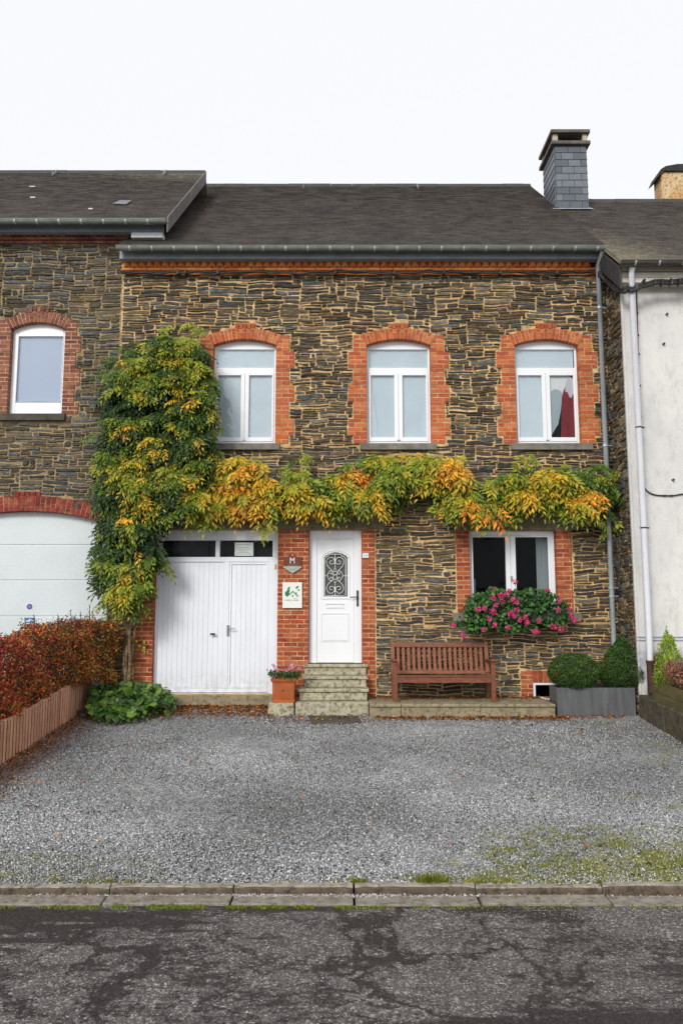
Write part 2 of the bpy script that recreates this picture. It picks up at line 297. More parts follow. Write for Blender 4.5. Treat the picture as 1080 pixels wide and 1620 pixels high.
def asphalt():
    m = Mt('worn_asphalt'); p = m.pos()
    vo = m.n('TexVoronoi', {'Vector': p, 'Scale': 110.}); r = m.n('SeparateColor', {0: vo.outputs['Color']}).outputs[0]
    chips = m.ramp(r, [(0., lin(70, 66, 65)), (.5, lin(98, 92, 91)), (.85, lin(116, 111, 110)), (.96, lin(156, 152, 150)), (1., lin(196, 193, 190))])
    v2 = m.n('TexVoronoi', {'Vector': p, 'Scale': 46.}); r3 = m.n('SeparateColor', {0: v2.outputs['Color']}).outputs[0]
    chips = m.mix(m.math('MULTIPLY', m.ramp(r3, [(.90, 0.), (.96, .5)]), m.ramp(m.noise(1.5, 4), [(.4, .1), (.6, 1.)])), chips, lin(186, 182, 180))
    chips = m.mix(.7, chips, m.ramp(m.noise(26, 5, .8), [(.3, .45), (.7, 1.5)]), 'MULTIPLY')
    pat = m.noise(1.1, 10, .70, m.pos((.5, 2.1, 1)), .12); fine = m.noise(40, 4, .8)
    rn = m.noise(1.5, 10, .74, m.pos((.8, 1.2, 1)), .15)
    rdg = m.math('ABSOLUTE', m.math('SUBTRACT', rn, .5))                      # branching worn seams
    wdt = m.ramp(m.noise(.8, 4, .6), [(.38, .003), (.62, .025)])
    seam = m.n('MapRange', {'Value': m.math('SUBTRACT', m.math('ADD', wdt, m.math('MULTIPLY', m.math('SUBTRACT', fine, .5), .03)), rdg), 'From Min': -.006, 'From Max': .012, 'To Min': 0., 'To Max': 1.}).outputs[0]
    w = m.math('ADD', pat, m.math('MULTIPLY', m.math('SUBTRACT', fine, .5), .16))
    n3 = m.n('TexNoise', {'Vector': p, 'Scale': 2.2, 'Detail': 8., 'Roughness': .7}).outputs['Color']
    wq = m.n('VectorMath', {0: p, 1: m.n('VectorMath', {0: n3, 'Scale': .75}, operation='SCALE').outputs[0]}, operation='ADD').outputs[0]
    ve = m.n('TexVoronoi', {'Vector': wq, 'Scale': 1.25}, feature='DISTANCE_TO_EDGE').outputs['Distance']
    wid = m.ramp(m.noise(1.3, 5, .65), [(.34, .0), (.48, .02), (.68, .08)])
    sm2 = m.n('MapRange', {'Value': m.math('SUBTRACT', m.math('ADD', wid, m.math('MULTIPLY', m.math('SUBTRACT', fine, .5), .07)), ve), 'From Min': -.008, 'From Max': .014, 'To Min': 0., 'To Max': 1.}).outputs[0]
    seam = m.math('MAXIMUM', seam, sm2)
    wet = m.math('MAXIMUM', seam, m.n('MapRange', {'Value': w, 'From Min': .53, 'From Max': .575, 'To Min': 0., 'To Max': 1.}).outputs[0])
    chips = m.mix(1., chips, (.86, .84, .84), 'MULTIPLY'); col = m.mix(m.math('MULTIPLY', wet, .94), chips, m.mix(r, lin(26, 21, 22), lin(56, 47, 46)))
    nz = m.n('TexNoise', {'Vector': p, 'Scale': 3., 'Detail': 9., 'Roughness': .7}).outputs['Color']
    wp = m.n('VectorMath', {0: p, 1: m.n('VectorMath', {0: nz, 'Scale': .5}, operation='SCALE').outputs[0]}, operation='ADD').outputs[0]
    cr = m.n('TexVoronoi', {'Vector': wp, 'Scale': 1.15}, feature='DISTANCE_TO_EDGE').outputs['Distance']
    cr2 = m.n('TexVoronoi', {'Vector': wp, 'Scale': 6.}, feature='DISTANCE_TO_EDGE').outputs['Distance']
    ck = m.math('MULTIPLY', m.ramp(cr, [(.003, .9), (.014, 0.)]), m.ramp(m.noise(2.2, 4, .7), [(.40, .3), (.52, 1.)])); ck2 = m.math('MULTIPLY', m.ramp(cr2, [(.004, .7), (.02, 0.)]), m.ramp(m.noise(1.2, 3), [(.5, 0.), (.6, 1.)]))
    g = m.n('NewGeometry'); X = m.n('SeparateXYZ', {0: g.outputs['Position']}).outputs[0]
    lf = m.n('MapRange', {'Value': X, 'From Min': .3, 'From Max': -.3, 'To Min': .25, 'To Max': 1.}).outputs[0]
    ckk = m.math('MULTIPLY', m.math('MAXIMUM', ck, ck2), lf)
    col = m.mix(ckk, col, lin(30, 26, 26))
    rough = m.n('MapRange', {'Value': wet, 'To Min': .85, 'To Max': .6}).outputs[0]
    h = m.math('SUBTRACT', m.math('SUBTRACT', 1., vo.outputs['Distance']), m.math('MULTIPLY', ckk, 1.4))
    return m.out(col, rough, m.bump(h, .6, .006), spec=.35)
MASPH = asphalt()

# ------------------------------------------------------------------ mesh helpers
class MB:
    def __init__(s): s.v = []; s.f = []; s.m = []; s.c = []
    def cut(s): s.c.append((len(s.v), len(s.f))); return s
    def each(s, name, mats, parent=None, **kw):        # one object for every piece between cuts
        v0 = f0 = 0; out = []
        for v1, f1 in s.c:
            p = MB(); p.v = s.v[v0:v1]; p.f = [tuple(i - v0 for i in f) for f in s.f[f0:f1]]; p.m = s.m[f0:f1]
            out.append(p.build(name, mats, parent, **kw)); v0, f0 = v1, f1
        return out
    def quad(s, a, b, c, d, mi=0):
        n = len(s.v); s.v += [a, b, c, d]; s.f.append((n, n + 1, n + 2, n + 3)); s.m.append(mi)
    def box(s, x0, x1, y0, y1, z0, z1, mi=0, j=0.0):
        if x0 > x1: x0, x1 = x1, x0
        n = len(s.v); q = lambda: random.uniform(-j, j) if j else 0
        for z in (z0, z1):
            for (x, y) in ((x0, y0), (x1, y0), (x1, y1), (x0, y1)): s.v.append((x + q(), y + q(), z + q()))
        for f in ((0, 3, 2, 1), (4, 5, 6, 7), (0, 1, 5, 4), (1, 2, 6, 5), (2, 3, 7, 6), (3, 0, 4, 7)):
            s.f.append(tuple(n + i for i in f)); s.m.append(mi)
        return s
    def hexa(s, pts, mi=0):            # 8 points: bottom 4 then top 4
        n = len(s.v); s.v += [tuple(p) for p in pts]
        for f in ((0, 3, 2, 1), (4, 5, 6, 7), (0, 1, 5, 4), (1, 2, 6, 5), (2, 3, 7, 6), (3, 0, 4, 7)):
            s.f.append(tuple(n + i for i in f)); s.m.append(mi)
        return s
    def prism(s, pts, y0, y1, mi=0):   # outline in x,z extruded along y; y0 nearest
        n = len(s.v); k = len(pts)
        s.v += [(x, y0, z) for x, z in pts] + [(x, y1, z) for x, z in pts]
        s.f.append(tuple(range(n, n + k))); s.m.append(mi)
        s.f.append(tuple(reversed(range(n + k, n + 2 * k)))); s.m.append(mi)
        for i in range(k):
            j = (i + 1) % k; s.f.append((n + i, n + k + i, n + k + j, n + j)); s.m.append(mi)
        return s
    def tube(s, pts, r, n=8, mi=0, cap=True):
        pts = [Vector(p) for p in pts]; rs = r if isinstance(r, (list, tuple)) else [r] * len(pts)
        base = len(s.v); up = Vector((0, 0, 1)); prev = None
        for i, p in enumerate(pts):
            t = (pts[min(i + 1, len(pts) - 1)] - pts[max(i - 1, 0)]).normalized()
            a = prev if prev is not None else (up if abs(t.z) < .9 else Vector((1, 0, 0)))
            a = (a - t * a.dot(t)).normalized(); b = t.cross(a); prev = a
            for k in range(n):
                w = 2 * math.pi * k / n; s.v.append(tuple(p + (a * math.cos(w) + b * math.sin(w)) * rs[i]))
        for i in range(len(pts) - 1):
            for k in range(n):
                q = (k + 1) % n; o = base + i * n
                s.f.append((o + k, o + q, o + n + q, o + n + k)); s.m.append(mi)
        if cap:
            o = base + (len(pts) - 1) * n; c = len(s.v); s.v += s.v[base:base + n] + s.v[o:o + n]
            s.f.append(tuple(c + k for k in reversed(range(n)))); s.m.append(mi)
            s.f.append(tuple(c + n + k for k in range(n))); s.m.append(mi)
        return s
    def build(s, name, mats, parent=None, bevel=0, smooth=False, seg=2, disp=0):
        me = bpy.data.meshes.new(name); off = root_loc(parent)
        me.from_pydata([(x - off[0], y - off[1], z - off[2]) for x, y, z in s.v], [], s.f)
        mats = mats if isinstance(mats, (list, tuple)) else [mats]
        for m in mats: me.materials.append(m)
        if len(mats) > 1: me.polygons.foreach_set('material_index', s.m)
        if smooth: me.polygons.foreach_set('use_smooth', [True] * len(s.f))
        me.update(); o = bpy.data.objects.new(name, me); COL.objects.link(o); o.parent = parent
        if bevel:
            b = o.modifiers.new('bevel', 'BEVEL'); b.width = bevel; b.segments = seg; b.limit_method = 'ANGLE'
        return o
def root_loc(p):
    l = Vector((0, 0, 0))
    while p is not None: l += p.location; p = p.parent
    return l
def thing(name, label, cat, loc, group=None):
    o = bpy.data.objects.new(name, None); COL.objects.link(o); o.location = loc
    return tag(o, label, cat, group)
def tag(o, label, cat, group=None):
    o['label'] = label; o['category'] = cat
    if group: o['group'] = group
    return o
def struct(o, kind='structure'):
    o['kind'] = kind; return o

def fast(name, V, Fa, col, mat, parent=None):          # V (n,3), Fa (m,3) triangles, col (n,3) per vertex
    me = bpy.data.meshes.new(name); off = root_loc(parent); V = V - np.array(off[:])
    me.vertices.add(len(V)); me.vertices.foreach_set('co', V.astype(np.float32).ravel())
    me.loops.add(Fa.size); me.loops.foreach_set('vertex_index', Fa.astype(np.int32).ravel())
    me.polygons.add(len(Fa)); me.polygons.foreach_set('loop_start', np.arange(0, Fa.size, 3, dtype=np.int32))
    if col is not None:
        a = me.attributes.new('Col', 'FLOAT_COLOR', 'POINT')
        a.data.foreach_set('color', np.concatenate([col, np.ones((len(col), 1))], 1).astype(np.float32).ravel())
    me.materials.append(mat); me.update(calc_edges=True); me.validate()
    o = bpy.data.objects.new(name, me); COL.objects.link(o); o.parent = parent; return o
def unit(a): return a / np.maximum(np.linalg.norm(a, axis=-1, keepdims=True), 1e-9)
def leaf_geo(B, D, N, L, Wd, fold=.25):
    D = unit(D); Sd = unit(np.cross(D, N)); N = np.cross(Sd, D); L = L[:, None]; Wd = Wd[:, None]
    v = np.stack([B, B + D * L * .45 + Sd * Wd / 2 + N * Wd * fold, B + D * L - N * L * .12, B + D * L * .45 - Sd * Wd / 2 + N * Wd * fold], 1)
    k = np.arange(len(B))[:, None] * 4
    return v.reshape(-1, 3), np.concatenate([k + [0, 1, 2], k + [0, 2, 3]], 0)
def rv(n, s=1.): return RN.normal(0, s, (n, 3))

def gridwall(mb, x0, x1, z0, z1, holes, y0, y1, mi=0, mp=None, slope=None):
    """solid wall with rectangular holes, front at y0, back at y1"""
    mp = mp or (lambda a, b, c: (a, b, c))
    xs = sorted({x0, x1} | {min(max(h[k], x0), x1) for h in holes for k in (0, 1)})
    zs = sorted({z0, z1} | {min(max(h[k], z0), z1) for h in holes for k in (2, 3)})
    sol = lambda a, b: not any(h[0] < a < h[1] and h[2] < b < h[3] for h in holes) and x0 < a < x1 and z0 < b < z1
    for i in range(len(xs) - 1):
        for j in range(len(zs) - 1):
            a, b, c, d = xs[i], xs[i + 1], zs[j], zs[j + 1]; cx, cz = (a + b) / 2, (c + d) / 2
            if not sol(cx, cz): continue
            mb.quad(mp(a, y0, c), mp(b, y0, c), mp(b, y0, d), mp(a, y0, d), mi)
            mb.quad(mp(b, y1, c), mp(a, y1, c), mp(a, y1, d), mp(b, y1, d), mi)
            e = 1e-4
            if not sol(a - e, cz): mb.quad(mp(a, y1, c), mp(a, y0, c), mp(a, y0, d), mp(a, y1, d), mi)
            if not sol(b + e, cz): mb.quad(mp(b, y0, c), mp(b, y1, c), mp(b, y1, d), mp(b, y0, d), mi)
            if not sol(cx, c - e): mb.quad(mp(a, y1, c), mp(b, y1, c), mp(b, y0, c), mp(a, y0, c), mi)
            if not sol(cx, d + e): mb.quad(mp(a, y0, d), mp(b, y0, d), mp(b, y1, d), mp(a, y1, d), mi)

def rubble(mb, x0, x1, z0, z1, excl, mp, mi=1, wr=(.13, .55), hr=(.026, .070), joint=.0044, proud=.014, seed=1, lens=1.0, big=None):
    """irregular rubble stones packed on a skyline; mp(s, t, out) maps to the world"""
    R = random.Random(seed); segs = [[x0, x1, z0]]; rects = []
    while segs:
        i = min(range(len(segs)), key=lambda k: segs[k][2]); a, b, h = segs[i]
        if h >= z1 - .01: break
        w0 = b - a; nb = [segs[k][2] for k in (i - 1, i + 1) if 0 <= k < len(segs)]
        if w0 < .055 and nb:
            if w0 > .03 and min(nb) - h > .03: rects.append((a, b, h, min(nb)))
            segs[i][2] = max(min(nb), h + .005)
        else:
            kz = 1.0 + .28 * min(1, max(0, (h - big) / .4)) if big else 1.0
            hh = kz * R.uniform(*hr) if R.random() < .75 else R.uniform(hr[0] * .6, hr[0] * 1.1)
            if R.random() < .06: hh = hr[1] * R.uniform(1., 1.35)
            w = R.uniform(*wr) * (1.25 if R.random() < .15 else 1)
            for q in nb:
                if abs(h + hh - q) < .02: hh = q - h
            if hh < .02: hh = hr[0]
            hh = min(hh, z1 - h); w = min(w, w0)
            if w0 - w < .07: w = w0
            if w > wr[1] * 1.4: w = w0 / 2
            left = R.random() < .5
            if left: rects.append((a, a + w, h, h + hh)); new = [[a, a + w, h + hh], [a + w, b, h]]
            else: rects.append((b - w, b, h, h + hh)); new = [[a, b - w, h], [b - w, b, h + hh]]
            segs[i:i + 1] = [s for s in new if s[1] - s[0] > 1e-4]
        k = 0
        while k < len(segs) - 1:
            if abs(segs[k][2] - segs[k + 1][2]) < .004: segs[k][1] = segs[k + 1][1]; del segs[k + 1]
            else: k += 1
    out = []
    for r in rects:
        ps = [r]
        for e in excl:
            nx = []
            for (a, b, c, d) in ps:
                if b <= e[0] or a >= e[1] or d <= e[2] + .012 or c >= e[3] - .012: nx.append((a, b, c, d)); continue
                if a < e[0]: nx.append((a, e[0], c, d))
                if b > e[1]: nx.append((e[1], b, c, d))
                if a >= e[0] and b <= e[1]: 
                    if c < e[2] - .03: nx.append((a, b, c, e[2]))
                    if d > e[3] + .03: nx.append((a, b, e[3], d))
            ps = nx
        out += ps
    for (a, b, c, d) in out:
        w, h = b - a, d - c
        if w < .04 or h < .022: continue
        a += joint * R.uniform(-.3, 1.7); b -= joint * R.uniform(-.3, 1.7); c += joint * R.uniform(-.5, 2.1); d -= joint * R.uniform(-.5, 2.1); w, h = b - a, d - c
        if w < .02 or h < .012: continue
        cx, cz = (a + b) / 2, (c + d) / 2; k = max(2, int(w / .07)); tp = [R.uniform(0, .40 if R.random() < .7 else .75) * h * lens for _ in range(4)]; sl_ = R.uniform(-.10, .10) * h * lens
        pts = [(a + R.uniform(0, .012), c + tp[0])]
        for q in range(k + 1):
            t = q / k; x = a + min(h * .3, w * .25) + (w - 2 * min(h * .3, w * .25)) * t; pts.append((x, c + R.uniform(-.04, .14) * h))
        pts += [(b - R.uniform(0, .012), c + tp[1]), (b - R.uniform(0, .012), d - tp[2])]
        for q in range(k + 1):
            t = 1 - q / k; x = a + min(h * .3, w * .25) + (w - 2 * min(h * .3, w * .25)) * t; pts.append((x, d - R.uniform(-.04, .14) * h))
        pts.append((a + R.uniform(0, .012), d - tp[3]))
        pts = [(x, z + sl_ * (x - cx) / w) for x, z in pts]; ang = R.uniform(-.04, .04) * min(1, .2 / w); ca, sa = math.cos(ang), math.sin(ang)
        pts = [(cx + (x - cx) * ca - (z - cz) * sa, cz + (x - cx) * sa + (z - cz) * ca) for x, z in pts]
        pr = proud * R.uniform(.25, 1.9); n = len(mb.v); m_ = len(pts); ins = min(.012, h * .18)
        tx, tz = R.uniform(-.012, .012), R.uniform(-.012, .012)
        for ring, (o, s_) in enumerate(((-.012, 0), (pr * .55, ins * .25), (pr, ins))):
            for (x, z) in pts:
                dx, dz = x - cx, z - cz; L = math.hypot(dx, dz) + 1e-6
                kx = max(0, 1 - s_ / max(abs(w) / 2, .01)); kz = max(0, 1 - s_ / max(h / 2, .01))
                oo = o + (tx * dx / w + tz * dz / h + R.uniform(-.0025, .0025) if ring == 2 else 0)
                mb.v.append(mp(cx + dx * kx, cz + dz * kz, oo))
        for ring in range(2):
            for q in range(m_):
                q2 = (q + 1) % m_; o1 = n + ring * m_; o2 = o1 + m_
                mb.f.append((o1 + q, o1 + q2, o2 + q2, o2 + q)); mb.m.append(mi)
        mb.f.append(tuple(n + 2 * m_ + q for q in range(m_))); mb.m.append(mi)

def bricks(mb, x0, x1, z0, z1, y, depth=.12, proud=.018, L=.212, H=.062, J=.0115, mi=0, mj=1, off=0, joint=True, seed=None):
    R = random.Random(seed if seed is not None else int((x0 * 37 + z0 * 91) * 100))
    rows = max(1, round((z1 - z0) / (H + J))); pitch = (z1 - z0) / rows
    if joint: mb.box(x0 + .004, x1 - .004, y - proud + .0055, y + depth, z0 + .001, z1 - .001, mj)
    for r in range(rows):
        za = z0 + r * pitch + J / 2; zb = z0 + (r + 1) * pitch - J / 2
        x = x0 - ((r + off) % 2) * (L + J) / 2
        while x < x1 - .01:
            a, b = max(x, x0), min(x + L, x1)
            if x1 - b < .035: b = x1
            if b - a > .02:
                p = proud - R.uniform(0, .0035)
                mb.box(a, b, y - p, y + depth + .003, za, zb, mi, j=.0012)
            x = b + J if b == x1 else x + L + J

def arch(mb, x0, x1, zs, rise, y, ring=.21, key=.07, depth=.12, proud=.02, n=19, kw=2, mi=0, mj=1, top=None, thick=None):
    """segmental brick arch from (x0,zs) to (x1,zs)"""
    h = (x1 - x0) / 2; cx = (x0 + x1) / 2; Rr = (h * h + rise * rise) / (2 * rise); cz = zs + rise - Rr; A = math.asin(h / Rr)
    pt = lambda t, r: (cx + r * math.sin(t), cz + r * math.cos(t))
    m = 24; low = [pt(-A + 2 * A * i / m, Rr + .003) for i in range(m + 1)]
    hi = [pt(A - 2 * A * i / m, Rr + ring - .012) for i in range(m + 1)]
    mb.prism(low + hi, y - proud + .008, y + depth, mj)
    for i in range(n):
        g = .005 / Rr; a, b = -A + 2 * A * i / n + g, -A + 2 * A * (i + 1) / n - g
        k = abs(i - (n - 1) / 2) < kw + .1; r1 = Rr + ring + (key if k else random.uniform(-.006, .006)); p = proud + (.006 if k else 0) - random.uniform(0, .003)
        split = (i % 2 == 0)
        cuts = [Rr, Rr + (.10 if split else .14), r1] if not k else [Rr, Rr + (.09 if split else .15), Rr + ring - .02 + (0 if split else .03), r1]
        for c in range(len(cuts) - 1):
            q0, q1 = cuts[c], cuts[c + 1] - .006
            mb.prism([pt(a, q0), pt(b, q0), pt(b, q1), pt(a, q1)], y - p, y + depth + .003, mi)
    return lambda x: cz + math.sqrt(max(Rr * Rr - (x - cx) ** 2, 0))

def text_mesh(s, size, loc, mat, parent, name='lettering', bold=0.0, ext=.002, sx=1):
    c = bpy.data.curves.new('t', 'FONT'); c.body = s; c.size = size; c.align_x = 'CENTER'; c.align_y = 'CENTER'; c.extrude = ext; c.offset = bold
    t = bpy.data.objects.new('t', c); COL.objects.link(t); bpy.context.view_layer.update()
    me = bpy.data.meshes.new_from_object(t); bpy.data.objects.remove(t)
    off = root_loc(parent)
    me.transform(Matrix.Translation(Vector(loc) - off) @ Matrix.Rotation(math.pi / 2, 4, 'X') @ Matrix.Diagonal((sx, 1, 1, 1)))
    me.name = name; me.materials.clear(); me.materials.append(mat)
    o = bpy.data.objects.new(name, me); COL.objects.link(o); o.parent = parent; return o

# ================================================================== THE SETTING
XPAL, XR = -4.05, 4.55
def grid_sheet(name, x0, x1, y0, y1, nx, ny, zf, mat, th=0):
    V = []; Fc = []
    for j in range(ny + 1):
        for i in range(nx + 1):
            x = x0 + (x1 - x0) * i / nx; y = y0 + (y1 - y0) * j / ny; V.append((x, y, zf(x, y)))
    for j in range(ny):
        for i in range(nx):
            a = j * (nx + 1) + i; Fc.append((a, a + 1, a + nx + 2, a + nx + 1))
    me = bpy.data.meshes.new(name); me.from_pydata(V, [], Fc); me.materials.append(mat); me.update()
    me.polygons.foreach_set('use_smooth', [True] * len(Fc))
    o = bpy.data.objects.new(name, me); COL.objects.link(o); return struct(o)
KY = 6.245
def yz(x, y):
    e = min(1, max(0, (y - KY) / .3))
    return gz(y) + e * (.012 * math.sin(x * 1.9 + y) * math.sin(y * 1.3 - x * .4) + .006 * math.sin(x * 5.1) * math.cos(y * 4.3)) - .012
grid_sheet('ground', -300, 300, -60, 500, 2, 2, lambda x, y: -1.2, simple('earth', lin(90, 88, 70), lin(70, 74, 50), .95, .3))
grid_sheet('gravel_yard', XPAL - .1, 5.6, KY, 12.75, 120, 90, yz, MGRAV)
grid_sheet('neighbour_driveway', -30, XPAL - .1, KY, 12.75, 20, 10, lambda x, y: gz(y) + .02, MKERB)
grid_sheet('road', -60, 60, -14, 5.968, 200, 60, lambda x, y: -.462 + .012 * math.sin(x * 1.1) * math.sin(y * 2) * min(1, max(0, (5.88 - y) / .3)) - .006 * max(0, 5.97 - y), MASPH)
kb = MB(); gb = MB(); zt = gz(KY) + .004
def kerb_pts(u): return PX(u, 1404, KY - .04)
js = [kerb_pts(u) for u in (-20, 175, 370, 560, 751, 952)]
st_ = 1.0
while js[-1] < 40: js.append(js[-1] + 1.0)
while js[0] > -40: js.insert(0, js[0] - 1.0)
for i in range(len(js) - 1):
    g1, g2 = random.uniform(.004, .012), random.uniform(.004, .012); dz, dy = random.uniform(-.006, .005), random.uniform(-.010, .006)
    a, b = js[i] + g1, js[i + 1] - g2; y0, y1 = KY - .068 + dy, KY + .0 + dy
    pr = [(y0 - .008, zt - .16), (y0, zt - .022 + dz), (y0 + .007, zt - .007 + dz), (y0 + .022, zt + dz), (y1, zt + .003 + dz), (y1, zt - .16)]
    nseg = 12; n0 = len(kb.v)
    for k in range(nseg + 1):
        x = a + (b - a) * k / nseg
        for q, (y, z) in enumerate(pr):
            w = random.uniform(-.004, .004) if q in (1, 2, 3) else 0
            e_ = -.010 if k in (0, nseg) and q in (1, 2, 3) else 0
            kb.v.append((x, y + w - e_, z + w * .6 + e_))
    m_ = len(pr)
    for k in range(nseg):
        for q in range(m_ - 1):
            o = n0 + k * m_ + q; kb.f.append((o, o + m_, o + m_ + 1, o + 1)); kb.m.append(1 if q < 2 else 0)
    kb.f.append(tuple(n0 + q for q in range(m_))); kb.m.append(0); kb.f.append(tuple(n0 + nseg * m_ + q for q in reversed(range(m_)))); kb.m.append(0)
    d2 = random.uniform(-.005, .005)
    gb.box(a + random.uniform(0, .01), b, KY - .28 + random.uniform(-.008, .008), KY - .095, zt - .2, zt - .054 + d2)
struct(kb.build('kerb', [MKERB, concrete('kerb_face_shade_grime', lin(108, 98, 84), lin(88, 78, 66), lin(60, 52, 42), 7)])); struct(gb.build('gutter_stones', concrete('gutter_stone', lin(150, 144, 134), lin(126, 118, 108), lin(94, 84, 72), 7), bevel=.006))  # kerb front faces: shading of the upright side painted in, along with grime
gj = MB(); gj.box(-40, 40, KY - .10, KY - .05, zt - .2, zt - .085); struct(gj.build('gutter_soil', MSOIL))

# ================================================================== MAIN HOUSE
H = thing('stone_house', 'rubble stone terraced house with orange brick window surrounds and slate roof between its neighbours', 'house', (.4, FY, .1))
xL = -3.79; ZC = PZ(434, FY)
zb, zsp, zcr = PZ(702, FY), PZ(547, FY), PZ(537, FY)
wins = [(-2.20, -1.11), (.42, 1.53), (2.95, 4.06)]
gx0, gx1 = PX(240, 1090, FY), PX(438, 1090, FY); gzb, gzt = .32, PZ(838, FY)
dx0, dx1 = PX(487.5, 1040, FY), PX(573, 1040, FY); dzb = .80
lx0, lx1 = PX(742, 900, FY), PX(881, 900, FY); lzb, lzt = PZ(969, FY), PZ(839, FY)
cx0, cx1, czb, czt = PX(842, 1090, FY), PX(897, 1090, FY), PZ(1110, FY), PZ(1080, FY)
holes = [(a - .02, b + .02, zb - .02, zcr + .03) for a, b in wins] + [(gx0, gx1, gzb, gzt), (dx0, dx1, dzb, gzt), (lx0 - .02, lx1 + .02, lzb, lzt), (cx0, cx1, czb, czt)]
wl = MB(); gridwall(wl, xL, XR, -.3, PZ(418, FY), holes, FY, FY + .36)
# rest of the body
wl.box(xL, xL + .3, FY + .37, FY + 8.6, -.3, 7.5); wl.box(XR - .3, XR, FY + .37, FY + 8.6, -.3, 7.5); wl.box(xL + .31, XR - .31, FY + 8.3, FY + 8.6, -.3, 7.5)
ex = []
course = .0735
def surround(x0, x1, z0, z1, flipw=0):
    """toothed brick jambs beside an opening"""
    mb = MB(); n = 0; z = z1
    while z > z0 + .02:
        zn = max(z - 4 * course, z0)
        if zn - z0 < .1: zn = z0
        w = .215 if (n + flipw) % 2 == 0 else .30
        bricks(mb, x0 - w, x0 + .01, zn, z, FY, off=n); bricks(mb, x1 - .01, x1 + w, zn, z, FY, off=n + 1)
        ex.append((x0 - w - .012, x1 + w + .012, zn, z)); z = zn; n += 1
    return mb
fr_y = FY + .10
def bar(mb, x0, x1, z0, z1, y0=None, d=.05): mb.box(x0, x1, y0 if y0 is not None else fr_y, (y0 if y0 is not None else fr_y) + d, z0, z1)
